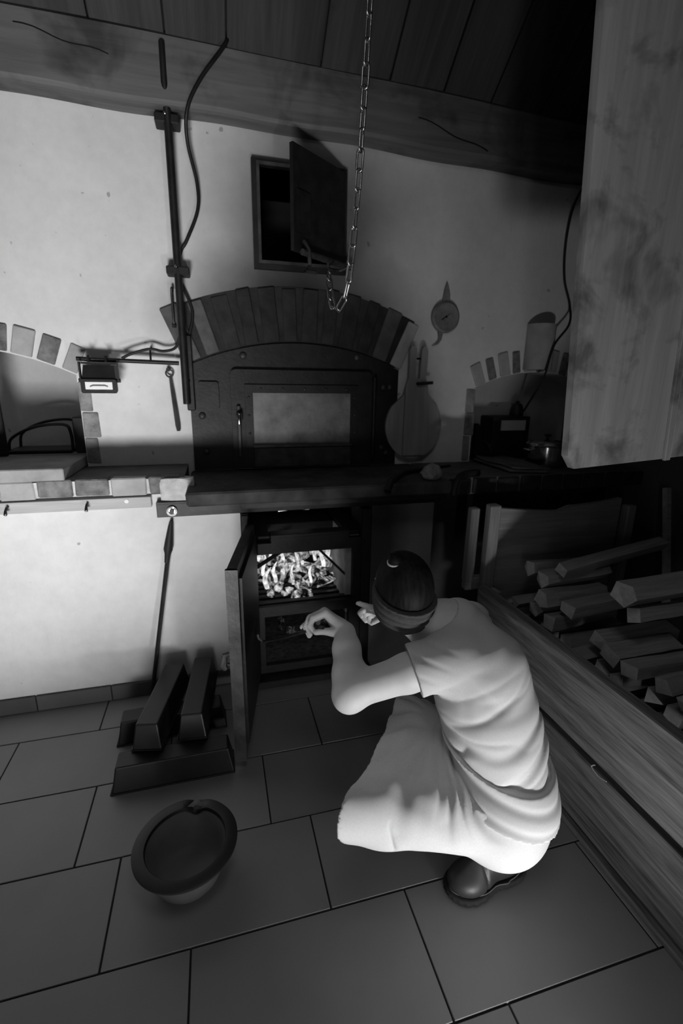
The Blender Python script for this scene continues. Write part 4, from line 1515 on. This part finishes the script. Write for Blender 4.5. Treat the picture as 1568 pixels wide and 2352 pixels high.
ac = (X-spine[1][0])*vert_[0]+(Y-spine[1][1])*vert_[1]+(Z-spine[1][2])*vert_[2]
def ridges(u, v, w, f, seed, power=2.0, width=1.5):
    n_ = snoise(u, v*.22, w*.35, f, seed)
    return np.clip(1-np.abs(n_)*width, 0, 1)**power
be = sdn+.42*al+.5*np.clip(al, 0, 1)**2
amp_ = np.clip((sdn+.03)/.12, 0, 1)
fold = (ridges(be, al, ac, 62, 77)*.0075+ridges(be, al, ac, 110, 79, 1.6)*.0028)*amp_
waistf = np.clip((sdn-.10)/.06, 0, 1)
fold = fold+(.5+.5*np.sin(ph*1.15))**3*.007*waistf
# pull folds from the shoulder towards the back
rs = np.sqrt((X-shL[0])**2+(Y-shL[1])**2+(Z-shL[2])**2)
phi = np.arctan2(Z-shL[2], (X-shL[0])*FW[0]+(Y-shL[1])*FW[1])
fold2 = (.5+.5*np.sin(phi*9+2.6*snoise(X, Y, Z, 16, 31)))**2*.0055*np.clip(.5+.8*np.cos(phi-2.7), 0, 1)*np.clip((rs-.085)/.06, 0, 1)*np.clip((.24-rs)/.12, 0, 1)
wr = snoise(X, Y, Z, 7, 41)
up_ = np.clip(np.sin((al*.6+sdn*-.8)*120+2.5*wr), 0, 1)**2*.0045*np.clip((.07-sdn)/.07, 0, 1)*np.clip(.4+.8*snoise(X, Y, Z, 13, 61), 0, 1)
T.F[sl_] = T.F[sl_]+fold+fold2+up_-.004
T.cut(slE, adir)
T.cut(up_cut-n_up*.004, -n_up)
# neckline
T.ell(neckb+nv(Hc-neckb)*.060, (nv(np.cross(nv(Hc-neckb), UPZ)), nv(Hc-neckb), nv(np.cross(np.cross(nv(Hc-neckb), UPZ), nv(Hc-neckb)))), (.076, .070, .076), sub=True)
# hollow sleeve mouth
sl_, X, Y, Z = T.all()
tt = (X-slE[0])*adir[0]+(Y-slE[1])*adir[1]+(Z-slE[2])*adir[2]
dd = np.sqrt(np.maximum((X-slE[0])**2+(Y-slE[1])**2+(Z-slE[2])**2-tt*tt, 0))
T.F[sl_] = np.maximum(T.F[sl_], -np.maximum(dd-.0620, -(tt+.045)))
T.build('t_shirt', 'cloth_shirt', pr)
# hem of the sleeve and collar rib
def ringpts(c, n_, r1, count=28, squash=1.0):
    n_ = nv(n_); a_ = nv(np.cross(n_, UPZ)); b_ = np.cross(n_, a_)
    return [c+a_*r1*math.cos(2*math.pi*i/count)+b_*r1*squash*math.sin(2*math.pi*i/count) for i in range(count)]
nd = nv(Hc-neckb)
cpts = ringpts(neckb+nd*.030-FW*.006, nv(nd+.25*FW), .0690, 32)
MB().tube(cpts+[cpts[0], cpts[1]], .0052, 6, caps=False).build('collar_rib', 'cloth_shirt', pr, smooth=True)
rp = ringpts(slE-adir*.004, adir, .0700)
MB().tube(rp+[rp[0], rp[1]], .0030, 6, caps=False).build('sleeve_hem', 'cloth_shirt', pr, smooth=True)

# ---- waistband
Wb = Field((.50, .68, .22), (1.0, 1.20, .52), .004)
torso(Wb, .009)
Wb.ell(spine[5], (FW, LF, UPZ), (.150, .174, .147), .05)
Wb.cap(hipL+UPZ*-.005-FW*.02, hipL-FW*.05, .103, .103, .04)
sl_, X, Y, Z = Wb.all()
ph = ((X-lo_cut[0])*n_lo[0]+(Y-lo_cut[1])*n_lo[1]+(Z-lo_cut[2])*n_lo[2])
Wb.F[sl_] += (.5+.5*np.sin(ph*150+2*snoise(X, Y, Z, 11, 4)))**2*.004-.003
Wb.cut(up_cut+n_up*.004, n_up)
Wb.cut(lo_cut, -n_lo)
wbo = Wb.build('waistband', 'cloth_shirt', pr)
for (p0, p1) in (((1240, 1742, 1.335), (1263, 1738, 1.345)), ((1245, 1812, 1.335), (1270, 1810, 1.345))):
    MB().tube([U(*p0), (U(*p0)+U(*p1))/2, U(*p1)], [.012, .008, .0015], 6).build('tie_end', 'cloth_shirt', wbo, smooth=True)

# ---- skirt
S = Field((.14, .68, .10), (1.0, 1.40, .54), .0042)
S.ell(U(1140, 1845, 1.325), (FW, LF, UPZ), (.141, .165, .138), .03)
torso(S, -.004, 5)
hemL = U(803, 1862, 1.155); hemR = U(918, 1640, 1.485)
hdirL, hdirR = nv(hemL-knL), nv(hemR-knR)
S.chain([hipL+UPZ*-.005, knL, hemL+hdirL*.09], [.098, .079, .058], .03)
S.chain([hipR, knR, hemR+hdirR*.09], [.098, .070, .050], .03)
NS = 22
lapC = U(1062, 1768, 1.33)
for i in range(NS+1):
    t = i/NS
    a_ = (hipL+FW*.05+UPZ*.05)*(1-t)+(hipR+FW*.05+UPZ*.05)*t
    mid_ = (knL+UPZ*.050)*(1-t)+(knR+UPZ*.045)*t-UPZ*.020*math.sin(math.pi*t)
    b_ = (hemL+UPZ*.040)*(1-t)+(hemR+UPZ*.030)*t-UPZ*.030*math.sin(math.pi*t)
    b_ = b_+(hdirL*(1-t)+hdirR*t)*.09
    S.chain([a_, mid_, b_], [.040, .020, .016], .010)
    # hanging under the thighs, closing the tube below
    S.chain([a_-UPZ*.10, mid_-UPZ*.085, b_-UPZ*(.075+.0*t)], [.050, .028, .018], .03)
sl_, X, Y, Z = S.all()
w1 = snoise(X, Y, Z, 10, 12)
q1 = (X-lapC[0])*FW[0]+(Y-lapC[1])*FW[1]
q2 = Z-lapC[2]
rr = np.sqrt(q1*q1+q2*q2)
lapS = U(1062, 1772, 1.19)
phi = np.arctan2(Z-lapS[2], (X-lapS[0])*FW[0]+(Y-lapS[1])*FW[1])
rr = np.sqrt((Z-lapS[2])**2+((X-lapS[0])*FW[0]+(Y-lapS[1])*FW[1])**2)
back = np.clip((.02-q1)/.06, 0, 1)
fold = (.5+.5*np.sin(phi*17+rr*30+1.8*w1))**2*.0125*np.clip(.55+.7*snoise(X, Y, Z, 9, 91), 0, 1)*np.clip((rr-.015)/.04, 0, 1)*np.clip((.185-rr)/.10, 0, 1)*np.clip((.10-q1)/.10, 0, 1)
# long soft folds running along the thigh to the hem
la = (X-hipL[0])*LF[0]+(Y-hipL[1])*LF[1]
phf = np.arctan2(Y-1.06, -(X-.60))
rf_ = np.sqrt((X-.60)**2+(Y-1.06)**2)
fold3 = (.5+.5*np.sin(phf*15+1.0*w1))**2*.010*np.clip((rf_-.05)/.08, 0, 1)*np.clip((Z-.30)/.05, 0, 1)
fold3 = fold3+(.5+.5*np.sin(la*60+1.5*w1))**2*.003*np.clip(q1/.10, 0, 1)
kd = nv(knL-hipL)
kt = (X-knL[0])*kd[0]+(Y-knL[1])*kd[1]+(Z-knL[2])*kd[2]
fold4 = .007*np.exp(-((kt-.012-.5*np.clip(-(Z-knL[2]-.02), 0, 1)**1.0*-.9)/.005)**2)*np.clip((knL[2]+.045-Z)/.03, 0, 1)*np.clip((Z-knL[2]+.055)/.02, 0, 1)
S.F[sl_] += fold+fold3+fold4-.003
hem_p = U(798, 1862, 1.13)
hn = nv(np.cross(U(800, 1806, 1.13)-U(796, 1922, 1.13), U(912, 1630, 1.485)-hem_p)); hn = hn if hn @ FW > 0 else -hn
S.cut(hem_p, hn)
# open end at the hem
sl_, X, Y, Z = S.all()
tt = (X-hem_p[0])*hn[0]+(Y-hem_p[1])*hn[1]+(Z-hem_p[2])*hn[2]
inner = np.maximum(S.F+.010, -(tt+.09))
S.F = np.maximum(S.F, -inner).astype(np.float32)
dcut = (X-lo_cut[0]-n_lo[0]*.022)*n_lo[0]+(Y-lo_cut[1]-n_lo[1]*.022)*n_lo[1]+(Z-lo_cut[2]-n_lo[2]*.022)*n_lo[2]
near = (X-lapC[0])*FW[0]+(Y-lapC[1])*FW[1]
S.F = np.maximum(S.F, np.where(near < -.005, dcut, -1)).astype(np.float32)
Q = Field((.14, .68, .10), (1.0, 1.40, .54), .0042)
torso(Q, .016, 3)
S.F = np.maximum(S.F, -Q.F)
sko = S.build('skirt', 'cloth_skirt', pr, 1)

# ---- hair, bun, headband
Hh = Field(Hc-.16, Hc+.17, .0035)
Hh.ell(Hc-hf*.010+hu*.008, HA, (.080, .094, .100), .02)
bunc = U(908, 1287, 1.292)
Hh.ell(bunc, HA, (.021, .021, .019), .008)
Hh.cap(bunc, bunc+hu*.02+hs_*.012, .012, .004, .01)
Hh.cap(bunc, bunc+hu*.018-hs_*.014, .010, .004, .01)
sl_, X, Y, Z = Hh.all()
an = np.arctan2((X-Hc[0])*hs_[0]+(Y-Hc[1])*hs_[1], (X-Hc[0])*hf[0]+(Y-Hc[1])*hf[1]+(Z-Hc[2])*hf[2])
Hh.F[sl_] += .0004*np.sin(an*46+4*snoise(X, Y, Z, 20, 5))
Hh.cut(Hc-hu*.030, nv(-hu*.84+hf*.54))
Hh.cut(Hc+hf*.060, nv(hf*.9-hu*.45))
Hh.build('hair', 'hair', pr)
tie = MB()
tax = nv(bunc-Hc)
rp = ringpts(bunc-tax*.003, tax, .0222, 20)
tie.tube(rp+[rp[0], rp[1]], .0030, 6, caps=False)
tie.build('hair_tie', 'white', pr, smooth=True)
# headband: a folded cloth ring round the skull
Bd = Field(Hc-.16, Hc+.16, .0032)
bu = nv(hu*.84-hf*.54)                    # axis of the band: low at the nape
bs_ = hs_; bf_ = np.cross(bu, bs_)
BA = (bs_, bf_, bu)
Bd.ell(Hc-hf*.012-hu*.004, BA, (.0905, .1035, .165), .0)
sl_, X, Y, Z = Bd.all()
hgt = (X-Hc[0])*bu[0]+(Y-Hc[1])*bu[1]+(Z-Hc[2])*bu[2]
ang_ = np.arctan2((X-Hc[0])*bs_[0]+(Y-Hc[1])*bs_[1]+(Z-Hc[2])*bs_[2], (X-Hc[0])*bf_[0]+(Y-Hc[1])*bf_[1]+(Z-Hc[2])*bf_[2])
wv = hgt+.005*np.sin(ang_*2+.6)
Bd.F[sl_] += (.5+.5*np.sin(wv*260+1.2*np.sin(ang_*3)))**3*.0045
c0 = -.052
Bd.F[sl_] = np.maximum(Bd.F[sl_], np.abs(hgt-c0+.004*np.sin(ang_*2))-.044)
Bd.build('headband', 'bandana', pr)

# ---- shoes
def shoe(dx, dy, rot):
    c_ = np.array((.695, .885, 0))
    a0 = np.array((.565, .80, -.005)); a1 = np.array((.86, .97, .14))
    Sf = Field((.53, .79, -.008), (.88, .98, .15), .0034)
    X1, Y1 = (-1, 0, 0), (0, -1, 0)
    AX = (np.array((1., 0, 0)), np.array((0, 1., 0)), np.array((0, 0, 1.)))
    Sf.ell((.632, .882, .034), AX, (.064, .050, .040), .02)
    Sf.ell((.690, .890, .055), AX, (.070, .040, .052), .03)
    Sf.ell((.760, .897, .050), AX, (.058, .040, .060), .03)
    Sf.ell((.735, .896, .085), AX, (.048, .036, .035), .03)
    sl_, X, Y, Z = Sf.all()
    # toe cap crease and side panel lines
    Sf.F[sl_] += .0035*np.exp(-((X-.660+.25*(Y-.88))/.004)**2)*(Z > .02)
    Sf.cut((0, 0, .018), (0, 0, -1))
    Sf.ell((.745, .897, .130), AX, (.036, .028, .040), sub=True)
    So = Field((.53, .79, -.008), (.88, .98, .06), .0034)
    So.ell((.630, .882, .012), AX, (.072, .058, .03), .0)
    So.ell((.700, .890, .012), AX, (.080, .042, .03), .03)
    So.ell((.765, .897, .012), AX, (.066, .048, .03), .03)
    sl_, X, Y, Z = So.all()
    an = np.arctan2(Y-.888, (X-.70)*.5)
    So.F[sl_] += .0015*np.sin(an*34)*(Z < .014)
    So.cut((0, 0, .022), (0, 0, 1)); So.cut((0, 0, .0005), (0, 0, -1))
    return Sf, So
Sf, So = shoe(0, 0, 0)
sh = Sf.build('shoe', 'shoe', pr)
so = So.build('sole', 'sole', sh)
pts = []
for i in range(61):
    t = 2*math.pi*i/60
    ct, st_ = math.cos(t), math.sin(t)
    x = .698+.128*ct
    hwid = .053-.012*math.exp(-((x-.705)/.030)**2)+(-.006 if x > .74 else 0)
    y = .882+.11*(x-.632)*.9+hwid*st_*(1 if abs(ct) < .75 else 1)
    pts.append((x, y, .0235))
MB().tube(pts, .0016, 5, caps=False).build('welt_seam', 'seam', sh, smooth=True)
MB().lathe([(.006, 0), (.005, .003), (0, .004)], (.772, .855, .062), 10, rot=(math.pi/2, 0, 0)).build('rivet', 'steel', sh, smooth=True)
s2 = sh.copy(); COL.objects.link(s2); s2.location = Vector(s2.location)+Vector((.085, .225, 0))
s3 = so.copy(); COL.objects.link(s3); s3.parent = s2

# ---- poker in her hand
tip = Vector(U(606, 1474, 1.93))
pk0, pk1 = Vector(U(742, 1441, 1.395)), Vector(U(700, 1450, 1.462))
pkr = MB().tube([pk0, pk1, Vector(U(660, 1462, 1.66)), tip, tip+Vector((-.020, .01, .012)), tip+Vector((-.024, .012, .032))], [.0062]*6, 8).build('fire_poker', 'iron_worn', smooth='auto')
tag(pkr, 'thin iron poker held in the left hand of the woman, reaching towards the ash pit', 'poker')
